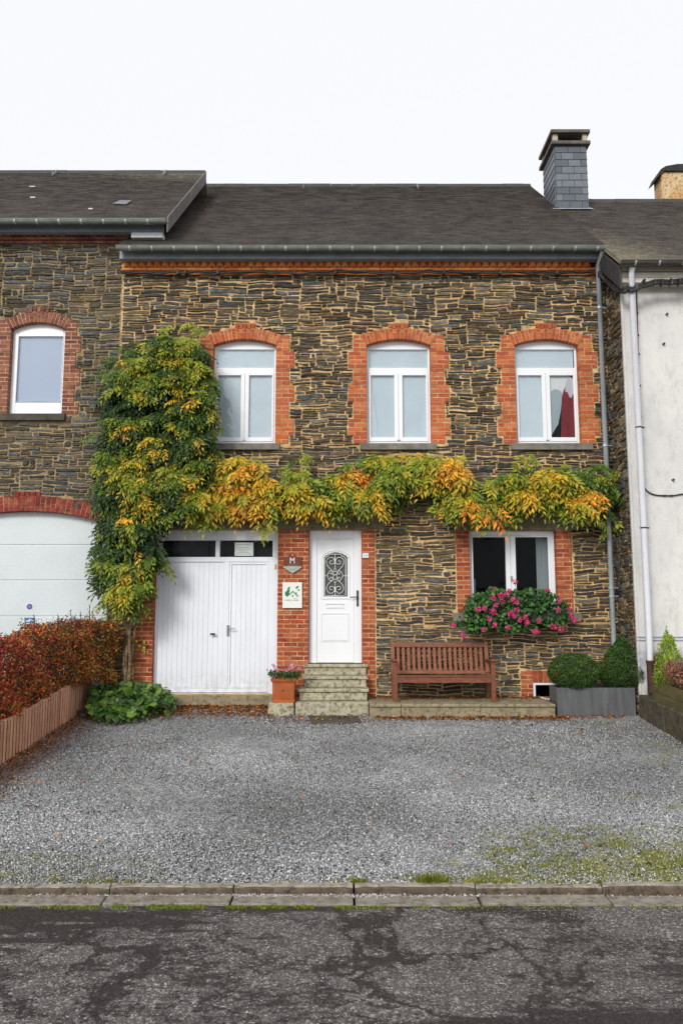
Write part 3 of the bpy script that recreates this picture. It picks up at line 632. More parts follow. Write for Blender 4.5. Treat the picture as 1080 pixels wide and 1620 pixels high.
for wi, (a, b) in enumerate(wins):
    sb = surround(a, b, zb, zsp + .19)
    f = arch(sb, a - .008, b + .008, zsp, zcr - zsp, FY, n=19, ring=.205, key=.085, proud=.027)
    sb.build('brick_surround', [MBRICK, MJOINT], H, bevel=.004, seg=1)
    cxm = (a + b) / 2
    ex += [(a - .20, b + .20, zsp - .02, zsp + .20), (a - .08, b + .08, zsp + .1, zcr + .19), (cxm - .16, cxm + .16, zcr, zcr + .29), (a - .35, b + .35, zcr, zcr + .12)] if False else [(a - .06, b + .06, zsp - .02, zsp + .22), (a + .14, b - .14, zsp + .1, zcr + .195), (a + .3, b - .3, zcr, zcr + .21), (cxm - .17, cxm + .17, zcr, zcr + .295)]
    lab = ['upper window beside the vine, with pale blind', 'middle upper window, with pale blind', 'right upper window with a dark red curtain'][wi]
    # window: frame > sashes, panes, sill, curtains
    zt1, zt0, zl1, zl0 = PZ(553, fr_y), PZ(582, fr_y), PZ(594, fr_y), PZ(692, fr_y)
    fm = MB(); A, B = a + .01, b - .01
    bar(fm, A, A + .035, zb, zcr + .02); bar(fm, B - .035, B, zb, zcr + .02); bar(fm, A + .035, B - .035, zt1, zcr + .02)
    bar(fm, A + .035, B - .035, zl1 + .035, zt0); bar(fm, A + .035, B - .035, zb, zb + .055)
    fo = fm.build('window', MWHITE, H, bevel=.006); fo['label'] = lab
    ms = (a + b) / 2
    for s0, s1 in ((A + .037, ms - .002), (ms + .002, B - .037)):
        sm = MB(); l = .035 if s0 < ms - .1 else .068; r = .068 if s0 < ms - .1 else .035; y_ = fr_y - .012
        bar(sm, s0, s0 + l, zb + .057, zl1 + .033, y_); bar(sm, s1 - r, s1, zb + .057, zl1 + .033, y_)
        bar(sm, s0 + l, s1 - r, zl1, zl1 + .033, y_); bar(sm, s0 + l, s1 - r, zb + .057, zl0, y_)
        sm.build('sash', MWHITE, fo, bevel=.005)
        g = MB(); g.box(s0 + l - .004, s1 - r + .004, fr_y + .016, fr_y + .026, zl0 - .004, zl1 + .004); g.build('pane', MGLASSC if wi == 2 and s0 > ms - .1 else MGLASS, fo)
    g = MB(); g.box(A + .034, B - .034, fr_y + .016, fr_y + .026, zt0 - .003, zt1 + .003); g.build('pane', MGLASS, fo)
    k = MB(); bar(k, ms - .028, ms + .028, zb + .075, zb + .087, fr_y - .022, .012); k.build('hinge_cover', MSTEEL, fo)
    yb = fr_y + .045
    def blind(x0, x1, z0, z1, mat, yy=yb, name='blind'):
        m2 = MB(); n = 14
        for i in range(n):
            p, q = x0 + (x1 - x0) * i / n, x0 + (x1 - x0) * (i + 1) / n
            m2.box(p, q, yy + .003 * math.sin(i * 1.9), yy + .006 + .003 * math.sin(i * 1.9), z0, z1)
        m2.build(name, mat, fo)
    if wi < 2:
        blind(A + .03, B - .03, zb + .05, zcr, MNET)
        if wi == 1:
            for sg2, xc in ((1, A + .07), (-1, B - .07)):
                c = MB(); zq0, zq1 = zb + .06, zl1 - .12
                c.prism([(xc, zq0), (xc + sg2 * .13, zq0), (xc + sg2 * .10, zq0 + .35), (xc + sg2 * .05, zq0 + .8), (xc, zq1)], yb - .012, yb - .008); c.build('net_curtain', MVOIL, fo)
    else:
        blind(A + .03, B - .05, zl1 + .02, zcr, MNET); blind(A + .03, ms, zb + .05, zl1 + .01, MNET)
        def q(u, v): return P(u, v, fr_y + .03)
        c = MB(); c.prism([q(868, 592), q(904, 592), q(896, 606), q(891, 618), q(888, 632), q(886, 650), q(882, 672), q(877, 680), q(871, 690), q(868, 692)], yb, yb + .004); c.build('net_curtain', MNETS, fo)
        c = MB(); c.prism([q(868, 625), q(871, 619), q(876, 615.5), q(883, 616), q(888, 620), q(889, 628), q(886.5, 650), q(882.5, 671), q(872, 688), q(868, 692)], yb - .01, yb - .006); c.build('sheer_scarf', MNETG, fo)
        c = MB(); n = 18; pts = [q(893.5 + 14 * math.sin(0), 0)] if False else []
        c.prism([q(901 + 8 * math.cos(t) * (1.0), 618 - 21 * math.sin(t)) for t in [2 * math.pi * i / n for i in range(n)]], yb - .016, yb - .012); c.build('net_curtain', simple('lilac_sheer', (.50, .50, .56), None, .9, 2), fo)
        c = MB(); top = [q(888, 628), q(892, 614), q(893.5, 620), q(897, 621), q(899, 627), q(902, 630), q(905, 627), q(906.5, 620), q(909.5, 621)]
        base = [q(910.5, 692), q(886.5, 692)]
        out_ = top + base
        for i in range(11):
            t0, t1 = i / 11, (i + 1) / 11
            x0 = q(889, 0)[0] + (q(912, 0)[0] - q(889, 0)[0]) * t0; x1 = q(889, 0)[0] + (q(912, 0)[0] - q(889, 0)[0]) * t1
        c.prism(out_, yb - .026, yb - .02)
        for i in range(7):
            u = 889.5 + i * 3.1; v0 = (628, 624, 622, 629, 631, 625, 623)[i]
            xa, za = q(u, v0); xb_, zb_ = q(u - .6, 692); c.tube([(xa, yb - .028, za), (xb_, yb - .028, zb_)], .008, 6)
        c.build('red_curtain', MRED, fo)
    sl = MB(); dxl = .105; sl.box(a - dxl, b + (.07 if wi < 2 else .16), FY - .075, FY + .12, zb - .115, zb - .004); sl.build('window_sill', MSILL, H, bevel=.006)
    ex.append((a - dxl - .008, b + .07 + (.09 if wi == 2 else 0) + .008, zb - .122, zb + .003))
# lower window
sb = MB(); x2, x3 = PX(722, 900, FY), PX(904, 900, FY)
bricks(sb, x2, lx0 + .01, lzb, lzt, FY); sb.cut(); bricks(sb, lx1 - .01, x3, lzb, lzt, FY, off=1); sb.cut()
sb.each('brick_surround', [MBRICK2, MJOINT], H, bevel=.004, seg=1); ex.append((x2 - .012, x3 + .012, lzb, lzt))
ln = MB(); ln.box(x2 - .0, PX(908, 830, FY), FY - .018, FY + .3, lzt + .002, PZ(818, FY)); ln.build('lintel', MLINT, H, bevel=.008); ex.append((x2 - .01, PX(908, 830, FY) + .01, lzt, PZ(818, FY) + .008))
sl = MB(); s0, s1 = PX(716, 975, FY), PX(917, 975, FY); sl.box(s0, s1, FY - .07, FY + .14, PZ(983, FY), lzb - .003); sl.build('window_sill', MSILL, H, bevel=.006); ex.append((s0 - .008, s1 + .008, PZ(983, FY) - .008, lzb + .002))
fm = MB(); A, B = lx0 + .012, lx1 - .012; g0, g1, g2, g3 = [PX(u, 900, fr_y) for u in (748, 799.5, 815.5, 867)]; ztp = PZ(850, fr_y); ybb = lzb
bar(fm, A, g0 - .03, ybb, lzt - .003); bar(fm, g3 + .04, B, ybb, lzt - .003); bar(fm, g0 - .03, g3 + .04, ztp + .03, lzt - .003); bar(fm, g0 - .03, g3 + .04, ybb, ybb + .05)
fo = fm.build('window', MWHITE, H, bevel=.006); fo['label'] = 'ground floor window with dark room behind and white curtain at one side'
gm = (g1 + g2) / 2
for s0, s1, p0, p1 in ((g0 - .028, gm - .002, g0, g1), (gm + .002, g3 + .038, g2, g3)):
    sm = MB(); y_ = fr_y - .012
    bar(sm, s0, p0, ybb + .052, ztp + .028, y_); bar(sm, p1, s1, ybb + .052, ztp + .028, y_); bar(sm, p0, p1, ztp, ztp + .028, y_); bar(sm, p0, p1, ybb + .052, ybb + .11, y_)
    sm.build('sash', MWHITE, fo, bevel=.005)
    g = MB(); g.box(p0 - .004, p1 + .004, fr_y + .016, fr_y + .026, ybb + .1, ztp + .004); g.build('pane', MGLASSD, fo)
k = MB(); k.box(gm - .012, gm + .012, fr_y - .05, fr_y - .013, ybb + .52, ybb + .6); k.build('handle', MSTEEL, fo)
cu = MB(); n = 60; xa, xb_ = PX(848, 900, fr_y + .12), PX(873, 900, fr_y + .12); zz0, zz1 = ybb + .06, ztp + .02
for i in range(n):
    p, q_ = xa + (xb_ - xa) * i / n, xa + (xb_ - xa) * (i + 1) / n; w = lambda t: fr_y + .12 + .022 * math.sin(t * 26 * math.pi / n)
    cu.quad((p, w(i), zz0), (q_, w(i + 1), zz0), (q_, w(i + 1), zz1), (p, w(i), zz1))
cu.build('net_curtain', MNETS, fo, smooth=True)
cu = MB(); n = 14; xa, xb_ = PX(744, 900, fr_y + .12), PX(751, 900, fr_y + .12)
for i in range(n):
    p, q_ = xa + (xb_ - xa) * i / n, xa + (xb_ - xa) * (i + 1) / n; w = lambda t: fr_y + .12 + .015 * math.sin(t * 1.6)
    cu.quad((p, w(i), zz0), (q_, w(i + 1), zz0), (q_, w(i + 1), zz0 + .5), (p, w(i), zz0 + .5))
cu.build('net_curtain', MNETS, fo, smooth=True)
# cellar window
sb = MB(); c0 = PX(824, 1090, FY); c2 = PX(915, 1090, FY); ct1 = PZ(1061, FY)
bricks(sb, c0, cx0 + .006, czb, ct1 - .0, FY); bricks(sb, cx1 - .006, c2, czb, czt, FY)
nb_ = 9; w_ = (c2 - cx0) / nb_
sb.box(cx0 + .012, c2 - .01, FY - .008, FY + .12, czt + .001, ct1 - .004, 1)
for i in range(nb_): sb.box(cx0 + i * w_ + .008, cx0 + (i + 1) * w_ - .002, FY - .018, FY + .124, czt + .003, ct1 - .002, 0, j=.001)
sb.build('brick_surround', [MBRICK2, MJOINT], H, bevel=.004, seg=1); ex.append((c0 - .01, c2 + .01, czb - .05, ct1 + .008))
fm = MB(); yc_ = FY - .012; bar(fm, cx0 + .008, cx0 + .045, czb + .03, czt - .002, yc_); bar(fm, cx1 - .045, cx1 - .008, czb + .03, czt - .002, yc_); bar(fm, cx0 + .045, cx1 - .045, czt - .037, czt - .002, yc_); bar(fm, cx0 + .045, cx1 - .045, czb + .03, czb + .075, yc_)
fo = fm.build('cellar_window', MWHITE, H, bevel=.004); g = MB(); g.box(cx0 + .04, cx1 - .04, FY + .01, FY + .018, czb + .07, czt - .03); g.build('pane', MGLASSD, fo)
# brick piers and the long lintel over garage and front door
sb = MB()
p0 = PX(213, 1040, FY); bricks(sb, p0, gx0 + .004, -.05, gzt, FY); ex.append((p0 - .01, gx1, -.3, gzt))
sb.build('brick_pier', [MBRICK2, MJOINT], H, bevel=.004, seg=1); sb = MB()
bricks(sb, gx1 - .004, dx0 + .004, .12, gzt, FY, seed=5); sb.build('brick_pier', [MBRICK2, MJOINT], H, bevel=.004, seg=1); sb = MB()
x5 = PX(593, 1040, FY); bricks(sb, dx1 - .004, x5, .12, gzt, FY, seed=8); sb.build('brick_pier', [MBRICK2, MJOINT], H, bevel=.004, seg=1)
ex.append((gx1 - .1, x5 + .012, -.3, gzt + .001))
ln = MB(); l0, l1 = PX(238, 830, FY), PX(606, 830, FY); ln.box(l0, l1, FY - .022, FY + .3, gzt + .002, PZ(817, FY)); ln.build('lintel', MLINT, H, bevel=.008); ex.append((l0 - .01, l1 + .01, gzt, PZ(817, FY) + .008))
mp = lambda s, t, o: (s, FY - o, t)
def mpw(s, t, o):
    w = min(1, max(0, (ZC - t) / .1))
    return (s + .008 * math.sin(13 * t + 5 * s) * math.cos(9 * s), FY - o, t + w * (.012 * math.sin(2.3 * s + 1 + t) + .009 * math.sin(6.1 * s + 3 * t) + .006 * math.sin(15 * s - 7 * t + 2 * math.sin(4 * t))))
rubble(wl, xL + .01, XR - .005, -.2, ZC, ex, mpw, seed=3, big=6.4)
wl.build('wall', [MMORT, MSTONE], H)
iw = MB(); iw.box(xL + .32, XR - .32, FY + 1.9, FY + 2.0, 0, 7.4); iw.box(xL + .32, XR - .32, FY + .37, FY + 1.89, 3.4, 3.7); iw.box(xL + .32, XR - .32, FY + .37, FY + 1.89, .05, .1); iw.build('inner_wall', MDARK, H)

# garage door
yG = FY + .07
def gz_(v): return PZ(v, yG)
def gx_(u, v=990): return PX(u, v, yG)
A, B = gx0 + .003, gx1 - .003
fm = MB(); T0, T1 = gz_(881), gz_(855); xa, xb_, xc, xd = gx_(253), gx_(338.5), gx_(345.5), gx_(430)
fm.box(A, gx_(249), yG, yG + .08, gzb, gzt - .002); fm.box(gx_(424), B, yG, yG + .08, gzb, T0 - .001)
fm.box(gx_(249) + .001, xa, yG, yG + .08, T0, gzt - .002); fm.box(xd, B, yG, yG + .08, T0, gzt - .002)
fm.box(xa, xd, yG, yG + .08, T1, gzt - .002); fm.box(xb_, xc, yG, yG + .08, T0, T1 - .001)
fm.box(gx_(249) + .001, gx_(424), yG + .001, yG + .08, gz_(889), T0 - .001)
fm.box(gx_(249) + .001, gx_(424), yG + .001, yG + .08, gzb, gz_(1089)); fm.box(gx_(353), gx_(361.5), yG - .004, yG + .08, gz_(1089), gz_(889) - .001)
fm.box(gx_(249), gx_(424), yG - .018, yG, gzb + .025, gzb + .045)
gd = fm.build('garage_door', MPAINT, H, bevel=.006)
def boards(x0, x1, z0, z1, n, y):
    m2 = MB(); w = (x1 - x0) / n
    m2.box(x0, x1, y + .007, y + .04, z0, z1)
    for i in range(n): m2.box(x0 + i * w + .0016, x0 + (i + 1) * w - .0016, y + random.uniform(0, .0015), y + .017, z0, z1)
    return m2
lf = boards(gx_(249) + .002, gx_(353) - .002, gz_(1089) + .003, gz_(889) - .004, 13, yG + .02).build('door_leaf', MPAINT, gd, bevel=.002, seg=1)
rf = boards(gx_(365), gx_(420), gz_(1085), gz_(893), 7, yG + .02)
for (q0, q1, w0, w1) in ((gx_(361.5) + .002, gx_(365), gz_(1089) + .003, gz_(889) - .004), (gx_(420), gx_(424) - .002, gz_(1089) + .003, gz_(889) - .004), (gx_(365), gx_(420), gz_(1089) + .003, gz_(1085)), (gx_(365), gx_(420), gz_(893), gz_(889) - .004)):
    rf.box(q0, q1, yG + .004, yG + .04, w0, w1)
rf = rf.build('door_leaf', MPAINT, gd, bevel=.002, seg=1)
for p, q_ in ((xa, xb_), (xc, xd)):
    g = MB(); g.box(p - .003, q_ + .003, yG + .03, yG + .036, T0 - .002, T1 + .002); g.build('pane', MGLASSD, gd)
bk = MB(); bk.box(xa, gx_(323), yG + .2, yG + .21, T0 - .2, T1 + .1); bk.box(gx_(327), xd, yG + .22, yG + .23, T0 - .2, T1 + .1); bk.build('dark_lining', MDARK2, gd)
h = MB(); hz_ = gz_(1003); hx = gx_(338); h.tube([(hx, yG + .02, hz_), (hx, yG - .035, hz_)], .012, 8); h.tube([(hx - .045, yG - .04, hz_), (hx + .035, yG - .04, hz_)], .016, 8); h.build('handle', MIRON, gd, smooth=False)
h = MB(); hx = gx_(361); h.box(hx - .018, hx + .018, yG - .018, yG - .006, gz_(1006), gz_(989)); hz_ = gz_(994)
h.tube([(hx, yG - .01, hz_), (hx, yG - .05, hz_), (hx + .02, yG - .055, hz_), (hx + .12, yG - .055, hz_ - .003)], .009, 8); h.build('handle', MSTEEL, gd)
for v in (930, 1003, 1070):
    pass
h = MB(); hx = gx_(243)
for v in (1004, 1035): h.box(hx - .02, hx + .02, yG - .012, yG - .001, gz_(v) - .03, gz_(v) + .03); h.tube([(hx, yG - .014, gz_(v) - .04), (hx, yG - .014, gz_(v) + .04)], .007, 6).cut()
h.each('hinge', MRUST, gd)
h = MB(); hx = PX(436.5, 897, yG - .03); h.box(hx - .012, hx + .02, FY - .05, FY - .02, PZ(901, FY) , PZ(893, FY)); h.tube([(hx, FY - .04, PZ(901, FY)), (hx, FY - .04, PZ(894, FY)), (hx + .03, FY - .04, PZ(894, FY))], .005, 6); h.build('door_catch', simple('brass', lin(180, 140, 80), None, .4, metal=.6), gd)
th = MB(); th.box(gx0 - .0, gx1 - .06, FY - .10, FY + .3, gz(FY) - .3, gzb - .006); th.build('threshold', MCONC, H, bevel=.015)
# front door
yD = FY + .09
def dz_(v): return PZ(v, yD)
def dx_(u, v=945): return PX(u, v, yD)
A, B = dx0 + .004, dx1 - .004
fm = MB(); a1, b1 = dx_(501.5), dx_(559); zt_ = dz_(853)
fm.box(A, a1 - .003, yD, yD + .07, dzb + .012, gzt - .002); fm.box(b1 + .003, B, yD, yD + .07, dzb + .012, gzt - .002); fm.box(a1 - .003, b1 + .003, yD, yD + .07, zt_ + .003, gzt - .002)
dr = fm.build('front_door', MWHITE, H, bevel=.008); dr['label'] = 'white front door with scrolled grille in its arched glass'
lf = MB(); ga, gb_, gt, gbm = dx_(511.5), dx_(550), dz_(873), dz_(944)
yl = yD + .012; cxg = (ga + gb_) / 2; hw = (gb_ - ga) / 2; spring = dz_(882)
lf.box(a1, ga, yl, yl + .045, dzb + .02, zt_); lf.box(gb_, b1, yl, yl + .045, dzb + .02, zt_); lf.box(ga, gb_, yl, yl + .045, dzb + .02, gbm); lf.box(ga, gb_, yl, yl + .045, gt, zt_)
arcp = [(cxg - hw, spring), (cxg - hw + .025, spring + .035), (cxg - hw + .075, spring + .055)] + [(cxg - hw * .62 + 2 * hw * .62 * i / 8, spring + .065 + (gt - spring - .065) * math.sin(math.pi * i / 8) * .9) for i in range(9)] + [(cxg + hw - .075, spring + .055), (cxg + hw - .025, spring + .035), (cxg + hw, spring)]
lf.prism([(cxg - hw - .001, gt + .001)] + arcp[:len(arcp) // 2 + 1] + [(cxg, gt + .001)], yl + .0005, yl + .044)
lf.prism([(cxg, gt + .001)] + arcp[len(arcp) // 2:] + [(cxg + hw + .001, gt + .001)], yl + .0005, yl + .044)
lf = lf.build('door_leaf', MWHITE, dr)
mo = MB(); mw = .022
outer = [(ga - .03, gbm - .03), (ga - .03, spring + .01)] + [(x + (x - cxg) * .13, z + .028) for x, z in arcp[1:-1]] + [(gb_ + .03, spring + .01), (gb_ + .03, gbm - .03)]
ring_ = [(x, yl - .004, z) for x, z in outer]
mo.tube(ring_ + [ring_[0]], .012, 6)
inner = [(ga, gbm), (ga, spring)] + arcp[1:-1] + [(gb_, spring), (gb_, gbm)]
ring_ = [(x, yl - .002, z) for x, z in inner]; mo.tube(ring_ + [ring_[0]], .008, 6)
for (u0, u1, v0, v1) in ((509, 552, 971, 1015), (515.5, 544, 955.5, 962)):
    q = [(dx_(u0), dz_(v0)), (dx_(u1), dz_(v0)), (dx_(u1), dz_(v1)), (dx_(u0), dz_(v1))]; q = [(x, yl - .003, z) for x, z in q]
    mo.tube(q + [q[0], q[1]], .009, 6)
    mo.box(q[0][0] + .02, q[1][0] - .02, yl - .008, yl + .01, q[2][2] + .02 if v1 - v0 > 20 else q[2][2] + .012, q[0][2] - .02 if v1 - v0 > 20 else q[0][2] - .012)
mo.build('moulding', MWHITE, dr, bevel=.003)
g = MB(); g.box(ga - .004, gb_ + .004, yl + .03, yl + .036, gbm - .004, gt + .003); g.build('pane', simple('obscure_glass', (.035, .04, .042), (.06, .065, .066), .25, 60, bs=.6, bd=.01), dr)
gr = MB()
def zp(X, Y): u, v = 500 + X / 18, 865 + Y / 18; x, z = P(u, v, yl); return (x, yl + .004, z)
def smooth_curve(pts, k=5):
    out = []
    for i in range(len(pts) - 1):
        p0, p1, p2, p3 = pts[max(i - 1, 0)], pts[i], pts[i + 1], pts[min(i + 2, len(pts) - 1)]
        for j in range(k):
            t = j / k; out.append(tuple(.5 * ((2 * p1[d]) + (-p0[d] + p2[d]) * t + (2 * p0[d] - 5 * p1[d] + 4 * p2[d] - p3[d]) * t * t + (-p0[d] + 3 * p1[d] - 3 * p2[d] + p3[d]) * t ** 3) for d in (0, 1)))
    return out + [pts[-1]]
def both(pts, r=.006, sm=True):
    for sgn in (1, -1):
        q = [(540 + sgn * (x - 540), y) for x, y in pts]; q = smooth_curve(q) if sm else q
        gr.tube([zp(*p) for p in q], r, 6)
both([(450, 405), (425, 400), (395, 420), (385, 455), (405, 485), (445, 495), (500, 480), (525, 440), (515, 370), (480, 320), (420, 300), (350, 320), (300, 380), (295, 450), (320, 530), (380, 610), (450, 680), (490, 730)])
both([(450, 1220), (420, 1225), (392, 1200), (385, 1160), (410, 1135), (455, 1130), (505, 1160), (525, 1210), (500, 1280), (450, 1322), (400, 1325), (340, 1290), (300, 1210), (305, 1140), (340, 1070), (400, 1010), (460, 960), (490, 910)])
both([(430, 735), (405, 745), (415, 775), (445, 775), (475, 745), (455, 700), (410, 685), (370, 710), (345, 770), (315, 820)])
both([(430, 905), (405, 900), (415, 875), (445, 870), (475, 895), (455, 955), (410, 965), (370, 935), (345, 875), (315, 835)])
both([(540, 600), (500, 670)], sm=False); both([(540, 1035), (490, 965)], sm=False); both([(490, 730), (490, 800), (490, 910)], .006)
both([(190, 828), (315, 828)], sm=False); both([(500, 800), (540, 800)], .009, False); both([(500, 930), (540, 930)], .008, False); both([(505, 700), (540, 700)], .008, False)
gr.tube([zp(540, 205), zp(540, 600)], .007, 6); gr.tube([zp(540, 1035), zp(540, 1385)], .007, 6); gr.tube([zp(540, 330), zp(540, 480)], .013, 6); gr.tube([zp(540, 1150), zp(540, 1290)], .013, 6)
both([(540, 210), (375, 210), (355, 262), (300, 275), (262, 310), (240, 345), (238, 1385), (540, 1385)], .008, False)
gr.build('grille', simple('cream_metal', (.72, .73, .7), None, .4, bs=0), dr, smooth=True)
h = MB(); hx = dx_(565.3); h.box(hx - .016, hx + .016, yD - .016, yD + .001, dz_(959), dz_(934)); hz_ = dz_(944.5)
h.tube([(hx, yD, hz_), (hx, yD - .05, hz_), (hx - .02, yD - .055, hz_), (hx - .12, yD - .055, hz_ - .004)], .009, 8); h.build('handle', MIRON, dr, bevel=.003)
h = MB(); h.tube([zp(930, 215), zp(925, 330)], .008, 6); h.build('door_bell', simple('dull_brass', lin(150, 120, 60), None, .5, metal=.5), dr)
# steps
tops = [(.275, 12.00, 467, 583, .03), (.455, 12.21, 471, 583, .0), (.63, 12.42, 477.5, 582, .0), (.803, 12.60, 479.5, 581.5, .0)]
sp = MB(); z_prev = -.1; stp = []
for i, (zt_, yf, u0, u1, _) in enumerate(tops):
    vv = 1130 - i * 20; m2 = MB(); x0, x1 = PX(u0, vv, yf), PX(u1, vv, yf)
    ov = .0 if i == 0 else .022
    m2.box(x0 + ov * 1., x1 - ov, yf + (.0 if i == 0 else .028), FY + .04, z_prev + .002, zt_ - (.001 if i == 0 else .052))
    if i: m2.box(x0 - .004, x1 + .006, yf, FY + (.09 if i == 3 else .03), zt_ - .05, zt_)
    stp.append((m2, i)); z_prev = zt_
root_s = stp[0][0].build('doorsteps', MSTEP, H, bevel=.012, seg=3)
for m2, i in stp[1:]: m2.build('step', MSTEP, root_s, bevel=.014, seg=3)
m2 = MB(); q = [G(488, 1133), G(566, 1133), G(572, 1143), G(494, 1144)]; m2.hexa([(x, y, z - .05) for x, y, z in q] + [(x, y, z + .012) for x, y, z in q]); tag(m2.build('paving_slab', MSILLD, bevel=.008), 'flat dark stone slab in the gravel at the foot of the doorsteps', 'stone slab')
# cornice
def cornice(mb, x0, x1, vs, y, pitch=.135):
    z = [PZ(v, y) for v in vs]
    gy = y
    x = x0
    while x < x1 - .02:
        b = min(x + .215, x1); mb.box(x, b, gy - .13 - random.uniform(0, .003), FY + .02, z[1] + .004, z[0], 0, j=.001); x = b + .008
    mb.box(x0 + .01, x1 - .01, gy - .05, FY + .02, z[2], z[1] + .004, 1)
    x = x0
    while x < x1 - pitch:
        mb.hexa([(x + .004, gy - .05, z[2] + .006), (x + pitch * .5, gy - .125, z[2] + .006), (x + pitch - .004, gy - .05, z[2] + .006), (x + pitch * .5, gy - .04, z[2] + .006),
                 (x + .004, gy - .05, z[1]), (x + pitch * .5, gy - .125, z[1]), (x + pitch - .004, gy - .05, z[1]), (x + pitch * .5, gy - .04, z[1])], 0); x += pitch
    x = x0
    while x < x1 - .02:
        b = min(x + .215, x1); mb.box(x, b, gy - .075 - random.uniform(0, .003), FY + .02, z[3] + .004, z[2] - .002, 0, j=.001); x = b + .008
    x = x0 + .05
    while x < x1 - .02:
        b = min(x + .215, x1); mb.box(x, b, gy - .032 - random.uniform(0, .003), FY + .02, z[4] + .003, z[3] - .002, 0, j=.001); x = b + .008
cb = MB(); cornice(cb, xL, 4.44, (412, 418, 426, 430.5, 436), FY); cb.build('brick_cornice', [MBRICK5, MBRICKB], H)
fb = MB(); fb.box(xL, 4.40, 12.47, 12.6, PZ(410.5, 12.5), PZ(396, 12.5)); fb.box(xL, 4.40, 12.6, 12.72, PZ(410.5, 12.5) + .02, PZ(410.5, 12.5) + .06); fb.build('fascia', MFASC, H)
def gutter(x0, x1, y, vt, parent, r=.062, mat=None, n=22, step=.375, name='gutter'):
    z = PZ(vt, y - r) - .0; mb = MB(); pr = [(y - r * math.cos(math.pi * i / 12), z - r * math.sin(math.pi * i / 12)) for i in range(13)]
    n0 = len(mb.v)
    for x in (x0, x1):
        for (a, b) in pr: mb.v.append((x, a, b))
        for (a, b) in reversed(pr): mb.v.append((x, y + (a - y) * .93, z + (b - z) * .93))
    k = 26
    for i in range(k): j = (i + 1) % k; mb.f.append((n0 + i, n0 + j, n0 + k + j, n0 + k + i)); mb.m.append(0)
    mb.tube([(x0, y - r, z), (x1, y - r, z)], .011, 8)
    for x in (x0, x1):
        mb.prism([], 0, 0) if False else None
        o = len(mb.v); mb.v += [(x, a, b) for a, b in pr]; mb.f.append(tuple(range(o, o + 13))); mb.m.append(0)
    g = mb.build(name, mat or MZINC, parent, smooth=False)
    x = x0 + step * .6; br = MB(); bm_ = simple('gutter_bracket', lin(205, 212, 206), None, .4, metal=.4)
    while x < x1 - .05:
        pts = [(x, y - (r + .004) * math.cos(math.pi * i / 10), z - (r + .004) * math.sin(math.pi * i / 10)) for i in range(11)]
        for i in range(10):
            (a, b, c), (_, d, e) = pts[i], pts[i + 1]; br.quad((a - .016, b, c), (a + .016, b, c), (a + .016, d, e), (a - .016, d, e))
        br.cut(); x += step
    br.each('bracket', bm_, g)
    return z
ye = 12.30; gzm = gutter(PX(185, 392, ye), PX(960, 392, ye), ye, 388.5, H)
# roofs: coursed slates as low steps
def roof(name, x0, x1, y0, z0, y1, z1, mat, parent, course=.08, back=True, th=.02):
    mb = MB(); L = math.hypot(y1 - y0, z1 - z0); n = int(L / course); dy, dz = (y1 - y0) / n, (z1 - z0) / n
    ny, nz = -(z1 - z0) / L, (y1 - y0) / L
    w = x1 - x0; nx = max(1, int(w / .22))
    for i in range(n):
        for k in range(nx):
            sh = .5 * (i % 2); a, b = x0 + w * max(0, k - sh) / nx, (x0 + w * (k + 1 - sh) / nx if k < nx - 1 else x1)
            o = .011 + random.uniform(-.002, .003)
            ya, za = y0 + dy * i, z0 + dz * i; yb, zb2 = ya + dy, za + dz
            mb.quad((a, ya + ny * o, za + nz * o), (b, ya + ny * o, za + nz * o), (b, yb, zb2), (a, yb, zb2))
            mb.quad((a, ya, za), (b, ya, za), (b, ya + ny * o, za + nz * o), (a, ya + ny * o, za + nz * o))
    # underside, verges and the slope behind
    t = .05
    ya, za, yb, zb2 = y0 + .02, z0 - t, y1, z1 - t
    mb.quad((x0, ya, za), (x0, yb, zb2), (x1, yb, zb2), (x1, ya, za)); mb.quad((x0, y0, z0), (x0, y1, z1), (x0, yb, zb2), (x0, ya, za)); mb.quad((x1, y0, z0), (x1, ya, za), (x1, yb, zb2), (x1, y1, z1)); mb.quad((x0, ya, za), (x1, ya, za), (x1, y0, z0), (x0, y0, z0))
    y2 = 2 * y1 - y0; mb.quad((x0, y1, z1), (x1, y1, z1), (x1, y2, z0), (x0, y2, z0)); mb.quad((x0, y1, z1 - t), (x0, y2, z0 - t), (x1, y2, z0 - t), (x1, y1, z1 - t))
    mb.quad((x0, y1, z1), (x0, y2, z0), (x0, y2, z0 - t), (x0, y1, z1 - t)); mb.quad((x1, y1, z1), (x1, y1, z1 - t), (x1, y2, z0 - t), (x1, y2, z0))
    o = mb.build(name, mat, parent)
    rg = MB(); x = x0
    while x < x1 - .01:
        b = min(x + .5, x1); e = random.uniform(-.004, .004)
        rg.hexa([(x, y1 - .10, z1 - .075), (b, y1 - .10, z1 - .075), (b, y1 + .10, z1 - .075), (x, y1 + .10, z1 - .075), (x, y1 - .02, z1 + .045 + e), (b, y1 - .02, z1 + .045 + e), (b, y1 + .02, z1 + .045 + e), (x, y1 + .02, z1 + .045 + e)]); x = b + .006
    rg.build('ridge', MTILED, o)
    return o
def ridge_of(ue, ve, ye_, ur, vr):
    xe, ze = P(ue, ve, ye_); x, y, z = ray(ur, vr); k = xe / x; return xe, ze, k * y, CZ + k * z
xe, zem, yr, zr = ridge_of(958, 389, 12.3, 838, 294)
R1 = roof('roof', xL - .0, xe, 12.3, zem, yr, zr, MROOF, H)
hk = MB()
for u in (480, 660):
    x = PX(u, 300, yr - .2); z = zr - .2; hk.tube([(x, yr - .1, zr - .03), (x, yr - .35, zr - .25), (x + .01, yr - .36, zr - .18)], .012, 6).cut()
hk.each('roof_hook', MZINC, R1)
